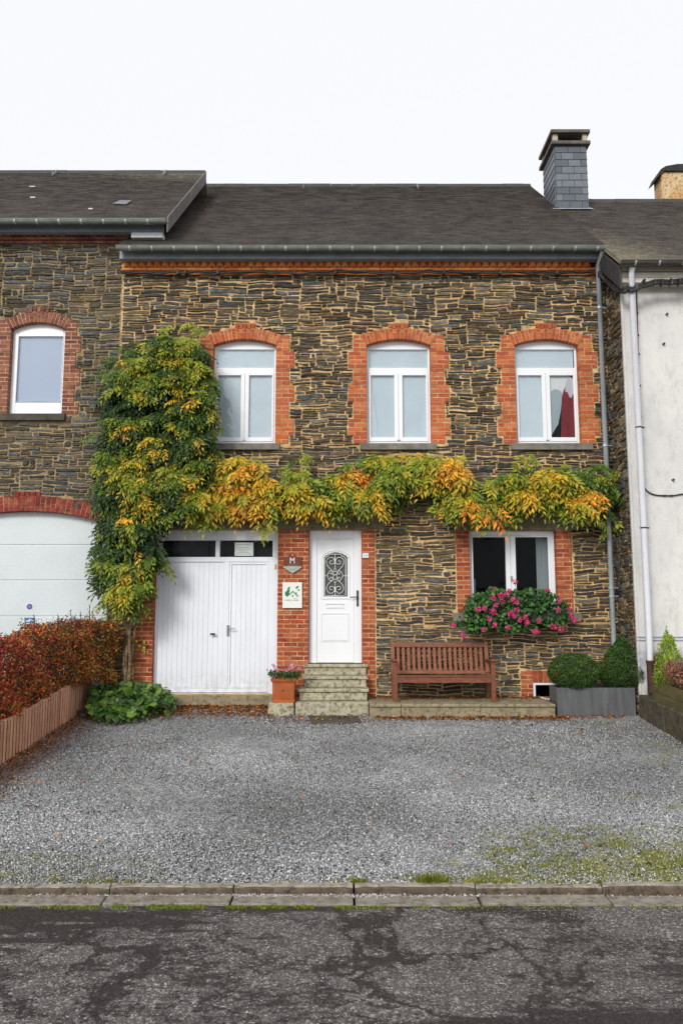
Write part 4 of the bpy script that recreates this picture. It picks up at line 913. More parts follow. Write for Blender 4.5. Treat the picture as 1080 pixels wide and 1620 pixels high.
# gable infill above the walls (hidden ends)
gb2 = MB()
for x in (xL + .02, XR - .33):
    k0 = len(gb2.v); pts = [(12.72, 7.4), (FY + 8.5, 7.4), (yr, zr - .2)]
    gb2.v += [(x, a, b) for a, b in pts] + [(x + .28, a, b) for a, b in pts]
    gb2.f += [(k0, k0 + 1, k0 + 2), (k0 + 3, k0 + 5, k0 + 4), (k0, k0 + 2, k0 + 5, k0 + 3), (k0 + 1, k0 + 4, k0 + 5, k0 + 2)]; gb2.m += [0] * 4; gb2.cut()
gb2.each('gable', MMORT, H)
# grey downpipe
pp = MB(); yp = 12.56; xt, zt_ = P(944.5, 400, yp); xb_ = xt - .01
pp.tube([(xt, 12.32, zt_ - .02), (xt, 12.36, zt_ - .12), (xt, yp, zt_ - .22), (xb_, yp, .45)], .042, 14); dpipe = pp.build('downpipe', MZPIPE, H, smooth=True)
for z in (PZ(487, yp), PZ(705, yp), PZ(930, yp), 1.9):
    c = MB(); c.tube([(xb_, yp, z - .02), (xb_, yp, z + .02)], .05, 14); c.box(xb_ + .03, xb_ + .13, yp - .008, yp + .008, z - .008, z + .008); c.build('pipe_clip', MZPIPE, dpipe)
# cable along the cornice
def wire(pts, r, mat=MBLACK, parent=None, name='cable', n=6):
    m2 = MB(); m2.tube(pts, r, n); return m2.build(name, mat, parent, smooth=True)
pts = []
for i in range(120):
    u = 192 + (955 - 192) * i / 119; v = 431.5 + 1.2 * math.sin(i * .31) + .8 * math.sin(i * .9); x, z = P(u, v, FY - .1); pts.append((x, FY - .10, z))
cab = wire(pts, .021, parent=H)
for kk in range(2):
    pts2 = [(x, y - .012 - .01 * kk, z + .022 * math.sin(i * .23 + kk * 2) + .008 * math.sin(i * 1.1)) for i, (x, y, z) in enumerate(pts)]
    wire(pts2, .015, parent=cab, name='strand')
tg = MB()
for u in (281, 294, 345, 466, 530, 623, 702, 790, 880): x, z = P(u, 430, FY - .12); tg.box(x - .02, x + .02, FY - .15, FY - .06, z - .045, z + .03, j=.006).cut()
tg.each('cable_clamp', MBLACK, cab)

# ================================================================== LEFT NEIGHBOUR
NH = thing('stone_house', 'left neighbouring rubble stone house with brown weathered brick and arched white garage door', 'house', (-6.5, FY, .1))
NX = -9.5; nw = MB(); ex2 = []
na, nb = PX(13, 600, FY), PX(101, 600, FY); nzb, nzs, nzc = PZ(655, FY), PZ(521, FY), PZ(510, FY)
ga_, gb2_ = -6.62, -3.88; gzs, gzc = PZ(829, FY), PZ(808.5, FY)
gridwall(nw, NX, xL - .002, -.3, PZ(380, FY), [(na - .02, nb + .02, nzb - .02, nzc + .03), (ga_ - .02, gb2_ + .02, -.3, gzc + .03)], FY + .012, FY + .36)
nw.box(NX, NX + .3, FY + .37, FY + 7, -.3, 8); nw.box(NX + .31, xL - .31, FY + 6.7, FY + 7, -.3, 8); nw.box(xL - .303, xL - .003, FY + .37, FY + 7, -.3, 8)
FYs = FY; sb = MB(); z = nzs + .18; n = 0
while z > nzb + .02:
    zn = max(z - 4 * course, nzb); w = .19 if n % 2 == 0 else .27
    if zn - nzb < .1: zn = nzb
    bricks(sb, na - w, na + .01, zn, z, FY + .012, off=n); bricks(sb, nb - .01, nb + w, zn, z, FY + .012, off=n + 1); ex2.append((na - w - .01, nb + w + .01, zn, z)); z = zn; n += 1
arch(sb, na - .008, nb + .008, nzs, nzc - nzs, FY + .012, n=17, ring=.20, key=.08, proud=.027); cm = (na + nb) / 2
ex2 += [(na - .05, nb + .05, nzs, nzs + .21), (na + .12, nb - .12, nzs, nzc + .185), (cm - .15, cm + .15, nzc, nzc + .28)]
sb.build('brick_surround', [MBRICK3, MJOINT], NH, bevel=.004, seg=1)
sl = MB(); sl.box(na - .2, PX(104.5, 660, FY), FY - .06, FY + .12, PZ(666, FY), nzb - .003); sl.build('window_sill', MSILLD, NH, bevel=.006); ex2.append((na - .21, PX(106, 660, FY), PZ(667.5, FY), nzb + .003))
fm = MB(); A, B = na + .01, nb - .01; q0, q1, w0, w1 = PX(26.5, 600, fr_y), PX(98, 600, fr_y), PZ(636, fr_y), PZ(532, fr_y)
bar(fm, A, q0, nzb, nzc + .02); bar(fm, q1, B, nzb, nzc + .02); bar(fm, q0, q1, w1, nzc + .02); bar(fm, q0, q1, nzb, w0)
fo = fm.build('window', MWHITE, NH, bevel=.006); g = MB(); g.box(q0 - .004, q1 + .004, fr_y + .016, fr_y + .026, w0 - .004, w1 + .004); g.build('pane', MGLASS, fo)
g = MB(); g.box(q0 - .03, q1 + .03, fr_y + .045, fr_y + .05, w0 - .03, w1 + .03); g.build('blind', MNETL, fo)
tr = MB(); q = [(q0 - .0, w0), (q1, w0), (q1, w1), (q0, w1)]; q = [(x, fr_y - .004, z) for x, z in q]; tr.tube(q + [q[0], q[1]], .008, 6); tr.build('sash', MWHITE, fo)
sb = MB(); arch(sb, ga_ - .006, gb2_ + .006, gzs, gzc - gzs, FY + .012, n=33, ring=.26, key=.075, kw=2); sb.build('brick_arch', [MBRICK4, MJOINT], NH, bevel=.003, seg=1)
gc = (ga_ + gb2_) / 2; ex2 += [(ga_ - .02, gb2_ + .02, -1, gzs + .02), (ga_ + .1, gb2_ - .1, gzs, gzs + .29), (gc - .75, gc + .75, gzs, gzc + .25), (gc - .18, gc + .18, gzc, gzc + .34), (ga_ - .1, gb2_ + .1, gzs, gzs + .2)]
zz = [-.1, .55, PZ(975, FY + .14), PZ(918, FY + .14), PZ(862, FY + .14), gzc + .05]; dm = MB()
for i in range(5): dm.box(ga_ - .01, gb2_ + .01, FY + .13, FY + .17, zz[i] + .006, zz[i + 1] - .006)
dm.box(ga_ - .01, gb2_ + .01, FY + .142, FY + .168, -.1, gzc + .05); dn = dm.build('garage_door', MDOORN, NH, bevel=.008)
def sheet(pts, y, d, name, mat, parent): m2 = MB(); m2.prism(pts, y, y + d); return m2.build(name, mat, parent)
MPURP = simple('violet_sticker', lin(98, 84, 150), None, .4, bs=0, fine=5); MBLU = simple('blue_sticker', lin(70, 120, 160), lin(60, 105, 140), .4, bs=0); MLB = simple('pale_blue_mark', lin(190, 225, 245), None, .4, bs=0); MWS = simple('sticker_white', (.75, .76, .8), None, .4, bs=0)
ys = FY + .13
def disc(u, v, r, y): cx, cz = P(u, v, y); k = .0104; return [(cx + r * k * math.cos(t * math.pi / 10), cz + r * k * math.sin(t * math.pi / 10)) for t in range(20)]
st1 = sheet(disc(47.3, 959.7, 6.3, ys), ys - .002, .0019, 'round_sticker', MWS, None); tag(st1, 'round violet sticker on the white neighbouring garage door', 'sticker'); sheet(disc(47.3, 959.7, 4.7, ys), ys - .004, .0019, 'emblem', MPURP, st1)
sheet(disc(47.3, 959.7, 2.4, ys), ys - .006, .0019, 'emblem', simple('violet_light', lin(130, 112, 190), None, .4, bs=0), st1)
qd = lambda u0, u1, v0, v1, y: [P(u0, v1, y), P(u1, v1, y), P(u1, v0, y), P(u0, v0, y)]
st2 = sheet(qd(38.2, 57.2, 976.3, 987, ys), ys - .002, .0019, 'blue_sticker', MWS, None); tag(st2, 'blue rectangular sticker with pale wing mark on the white neighbouring garage door', 'sticker'); sheet(qd(39.2, 56.3, 977, 985.6, ys), ys - .004, .0019, 'panel', MBLU, st2)
sheet([P(u, v, ys) for u, v in ((40, 983.5), (43.5, 981), (45, 981.5), (47, 979), (48.5, 979), (51, 981), (54, 981.5), (52, 982.6), (49, 981.5), (47.5, 981.8), (48, 984), (44, 983.6))], ys - .006, .0019, 'wing_mark', MLB, st2)
rubble(nw, NX, xL - .02, -.2, PZ(386, FY), ex2, lambda s, t, o: (s + .006 * math.sin(14 * t), FY + .012 - o, t + .012 * math.sin(1.7 * s) + .010 * math.sin(5 * s + 2 * t) + .005 * math.sin(14 * s - 6 * t)), seed=21, hr=(.034, .09), wr=(.13, .46), joint=.0042)
nw.build('wall', [MMORT2, MSTONE2], NH)
iw = MB(); iw.box(NX + .32, xL - .32, FY + 1.0, FY + 1.1, 0, 7.8); iw.build('inner_wall', MDARK, NH)
cb = MB(); cornice(cb, NX, PX(206, 370, FY), (367.5, 373, 378.5, 382, 386.5), FY + .012); cb.build('brick_cornice', [MBRICK3, MBRICKB], NH)
fb = MB(); fb.box(NX, PX(257, 362, 12.5), 12.5, 12.62, PZ(366.5, 12.5), PZ(354, 12.5)); fb.build('fascia', MFASC, NH)
sf = MB(); x0, x1 = PX(207, 371, 12.5), PX(257, 371, 12.5); sf.box(x0 + .003, x1, 12.51, 12.68, PZ(375, 12.5), PZ(366.8, 12.5) - .002); sf.build('soffit_box', MWHITE, NH, bevel=.004)
gutter(NX, PX(263, 350, ye), ye, 346, NH)
xe2, ze2, yr2, zr2 = ridge_of(264, 346, 12.3, 325, 273)
R2 = roof('roof', NX, xe2, 12.3, ze2, yr2, zr2, MROOF3, NH)
vb = MB(); L = math.hypot(yr2 - 12.3, zr2 - ze2); nn = 34
for i in range(nn):
    t0, t1 = i / nn, (i + .94) / nn; y0, z0, y1, z1 = 12.3 + (yr2 - 12.3) * t0, ze2 + (zr2 - ze2) * t0, 12.3 + (yr2 - 12.3) * t1, ze2 + (zr2 - ze2) * t1
    xx = xe2 + .003; vb.hexa([(xx, y0, z0 - .24), (xx + .02, y0, z0 - .24), (xx + .02, y1, z1 - .24), (xx, y1, z1 - .24), (xx, y0, z0 + .03), (xx + .02, y0, z0 + .03), (xx + .02, y1, z1 + .03), (xx, y1, z1 + .03)])
vb.build('verge', simple('verge_slate', lin(120, 112, 108), lin(92, 86, 84), .7, 5), R2)
nt = MB()
nt.hexa([(0, 0, 0)] * 8) if False else None
hk = MB()
for u, v in ((52, 267), (143, 297), (51, 310), (130, 273)):
    pass
def on_roof(u, v, y0, z0, s): return plane_hit(u, v, y0, z0, s)
s2 = (zr2 - ze2) / (yr2 - 12.3); pt = MB()
for (u0, v0, w, hgt) in ((47, 294, 9, 1.5), (48, 311, 8, 2.), (140, 329, 7, 2.)):
    a = on_roof(u0, v0 + hgt, 12.3, ze2 + .02, s2); b = on_roof(u0 + w, v0 + hgt, 12.3, ze2 + .02, s2); c = on_roof(u0 + w, v0, 12.3, ze2 + .02, s2); d = on_roof(u0, v0, 12.3, ze2 + .02, s2); pt.quad(a, b, c, d).cut() if 0 else (pt.quad(a, b, c, d), pt.cut())
pt.each('metal_patch', simple('bright_patch', lin(190, 186, 176), None, .5), R2)
pt = MB(); pt.quad(*[on_roof(u, v, 12.3, ze2 + .035, s2) for u, v in ((178, 322), (200, 323), (208, 317), (190, 316.5))]); pt.build('roof_hatch', simple('hatch_zinc', lin(104, 104, 112), None, .4, metal=.2), R2)
hk = MB()
for u in (91, 263): x = PX(u, 275, yr2 - .1); hk.tube([(x, yr2 - .1, zr2 - .0), (x, yr2 - .36, zr2 - .27), (x + .01, yr2 - .37, zr2 - .18)], .014, 6).cut()
hk.each('roof_hook', MZINC, R2)

# ================================================================== RIGHT NEIGHBOUR
WY = 11.9; WH = thing('rendered_house', 'white rendered house projecting forward at the right with white downpipe', 'house', (6.5, WY, .1))
wx = 4.53; zt_ = PZ(418, WY); ww = MB(); XE = 12.
ww.box(wx + .03, XE, WY, WY + .3, -.2, zt_); ww.box(XE - .3, XE, WY + .31, WY + 8, -.2, zt_); ww.box(wx + .01, XE - .31, WY + 7.7, WY + 8, -.2, zt_)
ww.box(wx - .012, PX(995, 700, WY), WY - .012, WY + .028, .3, zt_ - .33)           # corner strip of render
ww.build('wall', MREND, WH)
sw = MB(); sw.box(wx + .012, wx + .3, WY + .31, FY + 8, -.2, zt_)
sw.box(wx + .004, wx + .02, WY + .03, FY + .05, -.2, zt_ + .06)
rubble(sw, WY + .03, FY - .02, -.1, zt_ + .05, [], lambda s, t, o: (wx + .004 - o, s, t + .01 * math.sin(9 * s)), seed=5, wr=(.09, .3), hr=(.05, .13), proud=.02)
sw.build('side_wall', [MMORT, MSTONE], WH)
sd_ = MB(); z1 = zt_ - .01
for i, v in enumerate((421, 430, 438)): sd_.box(wx - .06, XE, 11.70 + .006 * i, WY - .001, PZ(v + 8, 11.7), PZ(v, 11.7) - .006)
sd_.build('eaves_boards', simple('cream_boards', lin(216, 210, 198), lin(190, 184, 170), .7, 3), WH)
yg = 11.5; gutter(PX(981, 415, yg), XE, yg, 411, WH, r=.055, mat=simple('dull_zinc', lin(96, 92, 86), lin(74, 72, 68), .6, 5, metal=.3))
xr0, zer = P(985, 415, 11.5); sl_ = .8; xx_, yrr, zrr = plane_hit(935, 318.5, 11.5, zer, sl_)
R3 = roof('roof', PX(984, 415, 11.5), XE, 11.5, zer, yrr, zrr, MROOF4, WH)
vt = MB(); xq = xr0 - .005
for i in range(7):                                             # dark slates hung on the side of the eaves
    y0 = 11.62 + i * .12; y1 = y0 + .114; zA = zer + sl_ * (y0 - 11.5) - .12; zB = zer + sl_ * (y1 - 11.5) - .12; hgt = .36
    vt.hexa([(xq - .014, y0, zA - hgt), (xq + .02, y0, zA - hgt), (xq + .02, y1, zB - hgt), (xq - .014, y1, zB - hgt), (xq - .014, y0, zA), (xq + .02, y0, zA), (xq + .02, y1, zB), (xq - .014, y1, zB)])
vt.build('hung_slates', MTILED, WH, bevel=.003, seg=1)
# its pipe, cables
yp = 11.64; xt, _ = P(997.5, 425, yp); zz1 = PZ(1046, yp); pp = MB()
pp.tube([(xt, 11.575, PZ(422, 11.575)), (xt, yp, PZ(432, yp)), (xt, yp, zz1)], .046, 16); wp = pp.build('downpipe', MWPIPE, WH, smooth=True)
for v in (676, 835): c = MB(); z = PZ(v, yp); c.tube([(xt, yp, z - .01), (xt, yp, z + .01)], .052, 16); c.box(xt + .03, xt + .09, yp - .005, yp + .05, z - .008, z + .008); c.build('pipe_clip', MRUST, wp)
c = MB(); c.tube([(xt, yp, zz1 - .01), (xt, yp, PZ(1096, yp))], .055, 16); c.tube([(xt, yp, zz1 - .03), (xt, yp, zz1 + .012)], .062, 16); c.build('pipe_shoe', MRUST, wp, smooth=True)
pts = [P(u, v, WY - .02) for u, v in ((1006, 452), (1007, 500), (1009, 580), (1012, 660), (1014, 720), (1016, 760), (1019, 772), (1026, 779), (1036, 783), (1050, 784), (1064, 784), (1076, 782), (1095, 780), (1130, 779))]
pts = smooth_curve(pts, 4); wc = wire([(x, WY - .02, z) for x, z in pts], .011, parent=WH)
cl = MB()
for u, v in ((1006.8, 495), (1008, 530), (1009, 560), (1011, 610), (1012.4, 660), (1014, 715), (1016, 760), (1050, 784), (1061, 784)): x, z = P(u, v, WY - .02); cl.box(x - .018, x + .018, WY - .035, WY + .01, z - .012, z + .012).cut()
cl.each('cable_clamp', MBLACK, wc)
for kk in range(4):                                            # thick bundle swinging round the corner
    pts = []
    for (u, v, y) in ((946, 432, 12.5), (957, 440, 12.4), (965, 450, 12.15), (974, 457, 11.9), (986, 460, 11.64), (1000, 458, 11.56), (1012, 453, 11.58), (1030, 447, 11.6), (1050, 446, 11.62), (1080, 446, 11.64), (1140, 447, 11.64)):
        x, z = P(u, v, y); pts.append((x, y, z + random.uniform(-.012, .012) + .02 * (kk - 1.5)))
    cc = []
    for i in range(len(pts) - 1):
        for j in range(4): t = j / 4; cc.append(tuple(pts[i][d] * (1 - t) + pts[i + 1][d] * t + .008 * math.sin((i * 4 + j) * 1.1 + kk * 2) * (d == 2) for d in range(3)))
    if kk == 0: b0 = wire(cc, .026, parent=WH, name='cable_bundle')
    else: wire(cc, .019, parent=b0, name='strand')
cl = MB()
for u in (992, 1004, 1018, 1033, 1046, 1060, 1073): x, z = P(u, 456 if u < 1010 else 447, 11.6); cl.box(x - .014, x + .014, 11.55, 11.65, z - .045, z + .045, j=.008).cut()
cl.each('cable_clamp', MBLACK, b0)
hb = MB()
for u, v in ((1054, 497), (1049, 544), (1064, 759)): x, z = P(u, v, WY - .02); hb.tube([(x, WY - .045, z), (x, WY + .01, z)], .017, 8).cut()
hb.each('wall_bolt', MRUST, WH)
bd = MB()
for v in (1007, 1012): bd.box(PX(1004, 1010, WY), XE, WY - .016, WY - .001, PZ(v + 1.6, WY), PZ(v, WY)).cut()
bd.each('plinth_band', simple('plinth_paint', lin(150, 158, 172), lin(130, 136, 148), .8, 5), WH)
# chimneys
def chimney_slates(mb, x0, x1, y0, y1, z0, z1, rows=9):
    h_ = (z1 - z0) / rows
    for r in range(rows):
        za, zb2 = z0 + r * h_ + .003, z0 + (r + 1) * h_ - .001; tilt = .008
        xs = [x0, x0 + (x1 - x0) * (.2 if r % 2 else .42), x0 + (x1 - x0) * (.6 if r % 2 else .82), x1]
        for a, b in zip(xs, xs[1:]): mb.hexa([(a + .004, y0 - .018 - tilt, za), (b - .004, y0 - .018 - tilt, za), (b - .004, y0, za), (a + .004, y0, za), (a + .004, y0 - .016, zb2), (b - .004, y0 - .016, zb2), (b - .004, y0, zb2), (a + .004, y0, zb2)])
        ys_ = [y0, y0 + (y1 - y0) * (.35 if r % 2 else .6), y1]
        for s, xx in ((-1, x0), (1, x1)):
            for a, b in zip(ys_, ys_[1:]): mb.hexa([(xx + s * (.018 + tilt), a + .004, za), (xx + s * (.018 + tilt), b - .004, za), (xx, b - .004, za), (xx, a + .004, za), (xx + s * .016, a + .004, zb2), (xx + s * .016, b - .004, zb2), (xx, b - .004, zb2), (xx, a + .004, zb2)])
x0, yc, z0 = plane_hit(880, 331, 11.5, zer, sl_); x1 = PX(929, 320, yc); z1 = PZ(231, yc); dc = .85
cm_ = MB(); cm_.box(x0, x1, yc, yc + dc, z0 - .6, z1); CH = cm_.build('chimney', MTILED, H)
cs = MB(); chimney_slates(cs, x0, x1, yc, yc + dc, z0 + .02, z1 - .01); cs.build('slate_cladding', MTILE, CH, bevel=.002, seg=1)
fl = MB(); fl.hexa([(x0 - .12, yc - .16, z0 - .13 + .05), (x1 + .05, yc - .16, z0 - .13 + .05), (x1 + .05, yc + .02, z0 + .03), (x0 - .12, yc + .02, z0 + .03), (x0 - .12, yc - .16, z0 - .13 + .065), (x1 + .05, yc - .16, z0 - .13 + .065), (x1 + .05, yc + .02, z0 + .045), (x0 - .12, yc + .02, z0 + .045)])
fl.build('lead_flashing', MFASC, CH)
MCAP = simple('cap_stone', lin(104, 98, 94), lin(80, 76, 72), .85, 6)
cp = MB(); ov = .085; cp.box(x0 - ov, x1 + ov, yc - ov, yc + dc + ov, z1 + .002, z1 + .075); cp.build('cap_slab', MCAP, CH, bevel=.006)
zu = PZ(209, yc - ov); cp = MB(); cp.box(x0 - ov, x1 + ov, yc - ov, yc + dc + ov, zu, zu + .07); cp.build('cap_slab', MCAP, CH, bevel=.006)
ps = MB()
for a in (x0 - .03, x1 - .06):
    for b in (yc - .02, yc + dc - .08): ps.box(a, a + .10, b, b + .1, z1 + .077, zu - .002).cut()
ps.each('cap_post', simple('post_render', lin(190, 180, 158), lin(150, 142, 124), .85, 8), CH)
ps = MB(); ps.box(x0 + .12, x1 - .12, yc + .15, yc + dc - .15, z1 + .077, zu - .02); ps.build('flue', MDARK, CH)
yk = yrr + .25; x0, x1 = PX(1046, 300, yk), PX(1130, 300, yk); z1 = PZ(271, yk); cm_ = MB(); cm_.box(x0, x1, yk, yk + .42, zrr - .6, z1, j=.01); CH2 = cm_.build('chimney', MCHIM, WH, bevel=.03); CH2['label'] = 'stained ochre chimney with black cowl'
cp = MB(); cp.prism([(x0 - .1, z1 - .16), (x0 - .02, z1 + .02), (x0 + .09, z1 + .09), (x0 + .35, z1 + .14), (x1, z1 + .15), (x1 + .1, z1), (x1, z1 - .02), (x0 + .05, z1 - .02)], yk - .06, yk + .48); cp.build('cap_slab', simple('charred_cap', lin(46, 42, 46), lin(30, 28, 30), .8, 5), CH2)

# ================================================================== LEDGE, LOW WALL, TERRACE
lg = MB(); x0, x1 = PX(584.5, 1120, 11.8), PX(878, 1110, 11.8); n = 9
zl = .278
for i, (a, b) in enumerate(((x0, PX(634, 1110, 11.8)), (PX(634, 1110, 11.8) + .004, PX(760, 1110, 11.8)), (PX(760, 1110, 11.8) + .004, x1))):
    lg.box(a, b, 11.80 + .006 * (i % 2), FY - .002, zl - .05, zl - .0015 * i); lg.box(a, b, 11.825, FY - .002, -.1, zl - .052)
tag(lg.build('concrete_ledge', MCONC, bevel=.012), 'low worn concrete ledge along the wall that carries the bench', 'ledge')
lw = MB(); q0 = plane_hit(1010, 1099, 11.9, .42, 0); xw = PX(1010, 1099, 11.85); zw = PZ(1099, 11.85)
for i in range(6):
    y1 = WY - .02 - i * .9; y0 = y1 - .892; dzz = -.045 * i * .0 - i * .022 * 0 - .9 * .06 * i
    lw.hexa([(xw, y0, -.5), (xw + .2, y0, -.5), (xw + .2, y1, -.5), (xw, y1, -.5), (xw, y0, zw + dzz - .054), (xw + .2, y0, zw + dzz - .054), (xw + .2, y1, zw + dzz), (xw, y1, zw + dzz)])
tag(lw.build('low_concrete_wall', concrete('mossy_dark_concrete', lin(104, 96, 80), lin(76, 70, 58), lin(52, 50, 36), 6), bevel=.018, seg=3), 'low dark mossy concrete kerb wall below the wooden planter at the right', 'low wall')
tz = lambda x, y: zw - .06 - .06 * (WY - y)
grid_sheet('raised_terrace', xw + .19, 30, KY + .3, WY, 10, 10, tz, MKERB)

# ================================================================== BENCH
BN = thing('garden_bench', 'reddish brown slatted wooden bench with armrests on the concrete ledge under the flower box', 'bench', (PX(700, 1110, 12.3), 12.3, zl))
yf, yb = 12.05, 12.56; bl, br = PX(621.5, 1080, yf), PX(784, 1080, yf); zs = zl + .385
def beam(mb, p, q, w, t):
    """board from p to q; w across (x), t thick"""
    p, q = Vector(p), Vector(q); d = (q - p).normalized(); sx = Vector((1, 0, 0)); n_ = d.cross(sx).normalized()
    pts = []
    for c in (p, q):
        for a, b in ((-1, -1), (1, -1), (1, 1), (-1, 1)): pts.append(c + sx * a * w / 2 + n_ * b * t / 2)
    mb.hexa(pts)
for s_, x in ((0, bl + .035), (1, br - .035)):
    m2 = MB(); beam(m2, (x, yf + .03, zl), (x, yf + .03, zl + .60), .07, .06); m2.build('leg', MWOOD, BN, bevel=.005)
    m2 = MB(); beam(m2, (x, yb - .02, zl), (x, yb - .02, zs + .02), .06, .06); beam(m2, (x, yb - .02, zs + .02), (x, yb + .09, zl + .885), .06, .05); m2.build('leg', MWOOD, BN, bevel=.005)
    m2 = MB(); beam(m2, (x, yf - .03, zl + .625), (x, yb + .03, zl + .60), .075, .032); m2.build('armrest', MWOOD, BN, bevel=.012)
    m2 = MB(); beam(m2, (x, yf + .06, zs - .06), (x, yb - .04, zs - .08), .035, .07); m2.build('side_rail', MWOOD, BN, bevel=.004)
m2 = MB(); m2.box(bl + .072, br - .072, yf + .01, yf + .045, zs - .10, zs - .012)
m2.box(bl + .07, br - .07, yb - .06, yb - .03, zs - .1, zs - .03); m2.build('apron', MWOOD, BN, bevel=.004)
m2 = MB()
for i in range(6): y = yf + .0 + i * .078; m2.box(bl + .06, br - .06, y, y + .066, zs - .010 - .006 * i, zs + .012 - .006 * i)
m2.build('seat', MWOOD, BN, bevel=.005)
m2 = MB(); zt_ = zl + .885; tt = lambda z: yb - .02 + .11 * (z - zs - .02) / (zt_ - zs - .02)
m2.hexa([(bl + .066, tt(zt_ - .085) - .022, zt_ - .085), (br - .066, tt(zt_ - .085) - .022, zt_ - .085), (br - .066, tt(zt_ - .085) + .016, zt_ - .085), (bl + .066, tt(zt_ - .085) + .016, zt_ - .085), (bl + .066, tt(zt_) - .022, zt_ - .005), (br - .066, tt(zt_) - .022, zt_ - .005), (br - .066, tt(zt_) + .016, zt_ - .005), (bl + .066, tt(zt_) + .016, zt_ - .005)])
m2.hexa([(bl + .066, tt(zs) - .02, zs + .0), (br - .066, tt(zs) - .02, zs + .0), (br - .066, tt(zs) + .014, zs + .0), (bl + .066, tt(zs) + .014, zs + .0), (bl + .066, tt(zs + .05) - .02, zs + .05), (br - .066, tt(zs + .05) - .02, zs + .05), (br - .066, tt(zs + .05) + .014, zs + .05), (bl + .066, tt(zs + .05) + .014, zs + .05)])
m2.build('back_rail', MWOOD, BN, bevel=.005)
n = 17; wd = (br - bl - .16) / n
for i in range(n):
    x = bl + .08 + wd * (i + .5); m2 = MB(); beam(m2, (x, tt(zs + .05), zs + .045), (x, tt(zt_ - .08), zt_ - .08), wd * .56, .014); m2.build('back_slat', MWOOD, BN, bevel=.003, seg=1)

# ================================================================== SIGNS
yS = FY - .045
sg = sheet([P(u, v, yS) for u, v in ((462.3, 876), (470, 880.8), (476.8, 881.3), (476.6, 895.2), (448.8, 895.4), (449.2, 881), (455.5, 880.4), (460, 875.6))], yS, .012, 'brown_wall_sign', simple('sign_brown', lin(112, 46, 10), lin(98, 38, 8), .35, 3, bs=0), None)
tag(sg, 'brown hexagonal plaque with a white letter M above the white sign, on the brick pier', 'sign')
sheet([P(u, v, yS) for u, v in ((448.2, 895.6), (477, 895.6), (477, 898), (462.8, 907), (448.2, 898))], yS - .004, .014, 'grey_plate', simple('sign_grey', lin(168, 178, 166), lin(150, 160, 150), .3, 4, metal=.2, bs=0), sg)
MW1 = simple('sign_white', (.85, .85, .88), None, .4, bs=0, fine=3); MG1 = simple('sign_text_grey', lin(120, 128, 120), None, .4, bs=0, fine=3)
x, z = P(462.3, 887.3, yS); text_mesh('M', .135, (x, yS - .002, z), MW1, sg, 'letter', bold=.0015, sx=.85)
sheet(disc(462.5, 878.2, .9, yS), yS - .003, .002, 'emblem', MW1, sg)
m2 = MB(); xa, za = P(455, 894.4, yS); xb_, zb3 = P(471.5, 893.6, yS); m2.box(xa, xb_, yS - .003, yS - .001, za, zb3); m2.build('text_line', MG1, sg)
for k in range(3):
    x, z = P(459 + 3.4 * k, 901.3, yS); m2 = MB(); m2.prism([(x - .009, z + .014), (x - .009, z - .014), (x - .002, z - .014), (x - .002, z - .002), (x + .010, z + .006), (x + .010, z + .014)], yS - .007, yS - .005); m2.build('emblem', MG1, sg)
sg = sheet(qd(446.8, 477.6, 921.3, 961.8, yS), yS, .012, 'white_wall_sign', simple('sign_cream', lin(232, 234, 228), lin(220, 224, 218), .35, 2, bs=0), None)
tag(sg, 'white rectangular sign with green house and tree drawing on the brick pier', 'sign')
MGR = simple('sign_green', lin(0, 122, 66), lin(0, 110, 60), .4, bs=0, fine=3)
o = (440, 870)
def sp_(pts, y=yS - .003): return [P(o[0] + X / 16.2, o[1] + Y / 16.2, y) for X, Y in pts]
sheet(sp_([(170, 1110), (190, 1070), (235, 1035), (240, 990), (265, 950), (300, 940), (305, 965), (285, 1000), (300, 1040), (285, 1075), (290, 1120), (260, 1165), (255, 1195), (215, 1195), (185, 1165)]), yS - .003, .0025, 'emblem', MGR, sg)
sheet(sp_([(265, 1160), (375, 1045), (520, 1180), (515, 1200), (490, 1190), (375, 1075), (285, 1160)]), yS - .006, .0025, 'emblem', MGR, sg)
sheet(sp_([(455, 1075), (472, 1075), (472, 1140), (455, 1125)]), yS - .009, .0025, 'emblem', MGR, sg)
sheet(sp_([(352, 1170), (372, 1145), (390, 1170), (390, 1200), (352, 1200)]), yS - .003, .0025, 'emblem', MGR, sg)
sheet(sp_([(450, 985), (455, 945), (485, 925), (520, 925), (525, 955), (495, 965), (480, 990), (470, 1010)]), yS - .003, .0025, 'emblem', MGR, sg)
sheet(sp_([(500, 1000), (530, 1000), (550, 1030), (530, 1050), (500, 1060), (515, 1035)]), yS - .003, .0025, 'emblem', MGR, sg)
m2 = MB()
for (a, b, c, d) in ((395, 515, 1234, 1242), (170, 190, 1275, 1300), (205, 250, 1275, 1300), (260, 300, 1270, 1300), (335, 350, 1268, 1318), (385, 440, 1275, 1300), (450, 520, 1270, 1302)):
    q = sp_([(a, d), (b, c)]); m2.box(q[0][0], q[1][0], yS - .003, yS - .001, q[0][1], q[1][1])
m2.build('text_line', simple('sign_text_pale', lin(176, 184, 178), None, .4, bs=0, fine=3), sg)
yS2 = FY - .04
sg = sheet(qd(573.2, 583, 875, 882.4, yS2), yS2, .012, 'house_number_plate', simple('plate_white', (.84, .82, .8), None, .3, bs=0, fine=3), None); tag(sg, 'tiny white house number plate on the brick right of the front door', 'number plate')
m2 = MB()
for a, b in ((575, 576.6), (577.2, 578.8), (579.4, 581)): q = qd(a, b, 877.2, 880.6, yS2); m2.box(q[0][0], q[1][0], yS2 - .002, yS2 - .0005, q[0][1], q[2][1])
m2.build('text_line', simple('plate_teal', lin(176, 206, 204), None, .4, bs=0, fine=3), sg)
yN = yG + .024
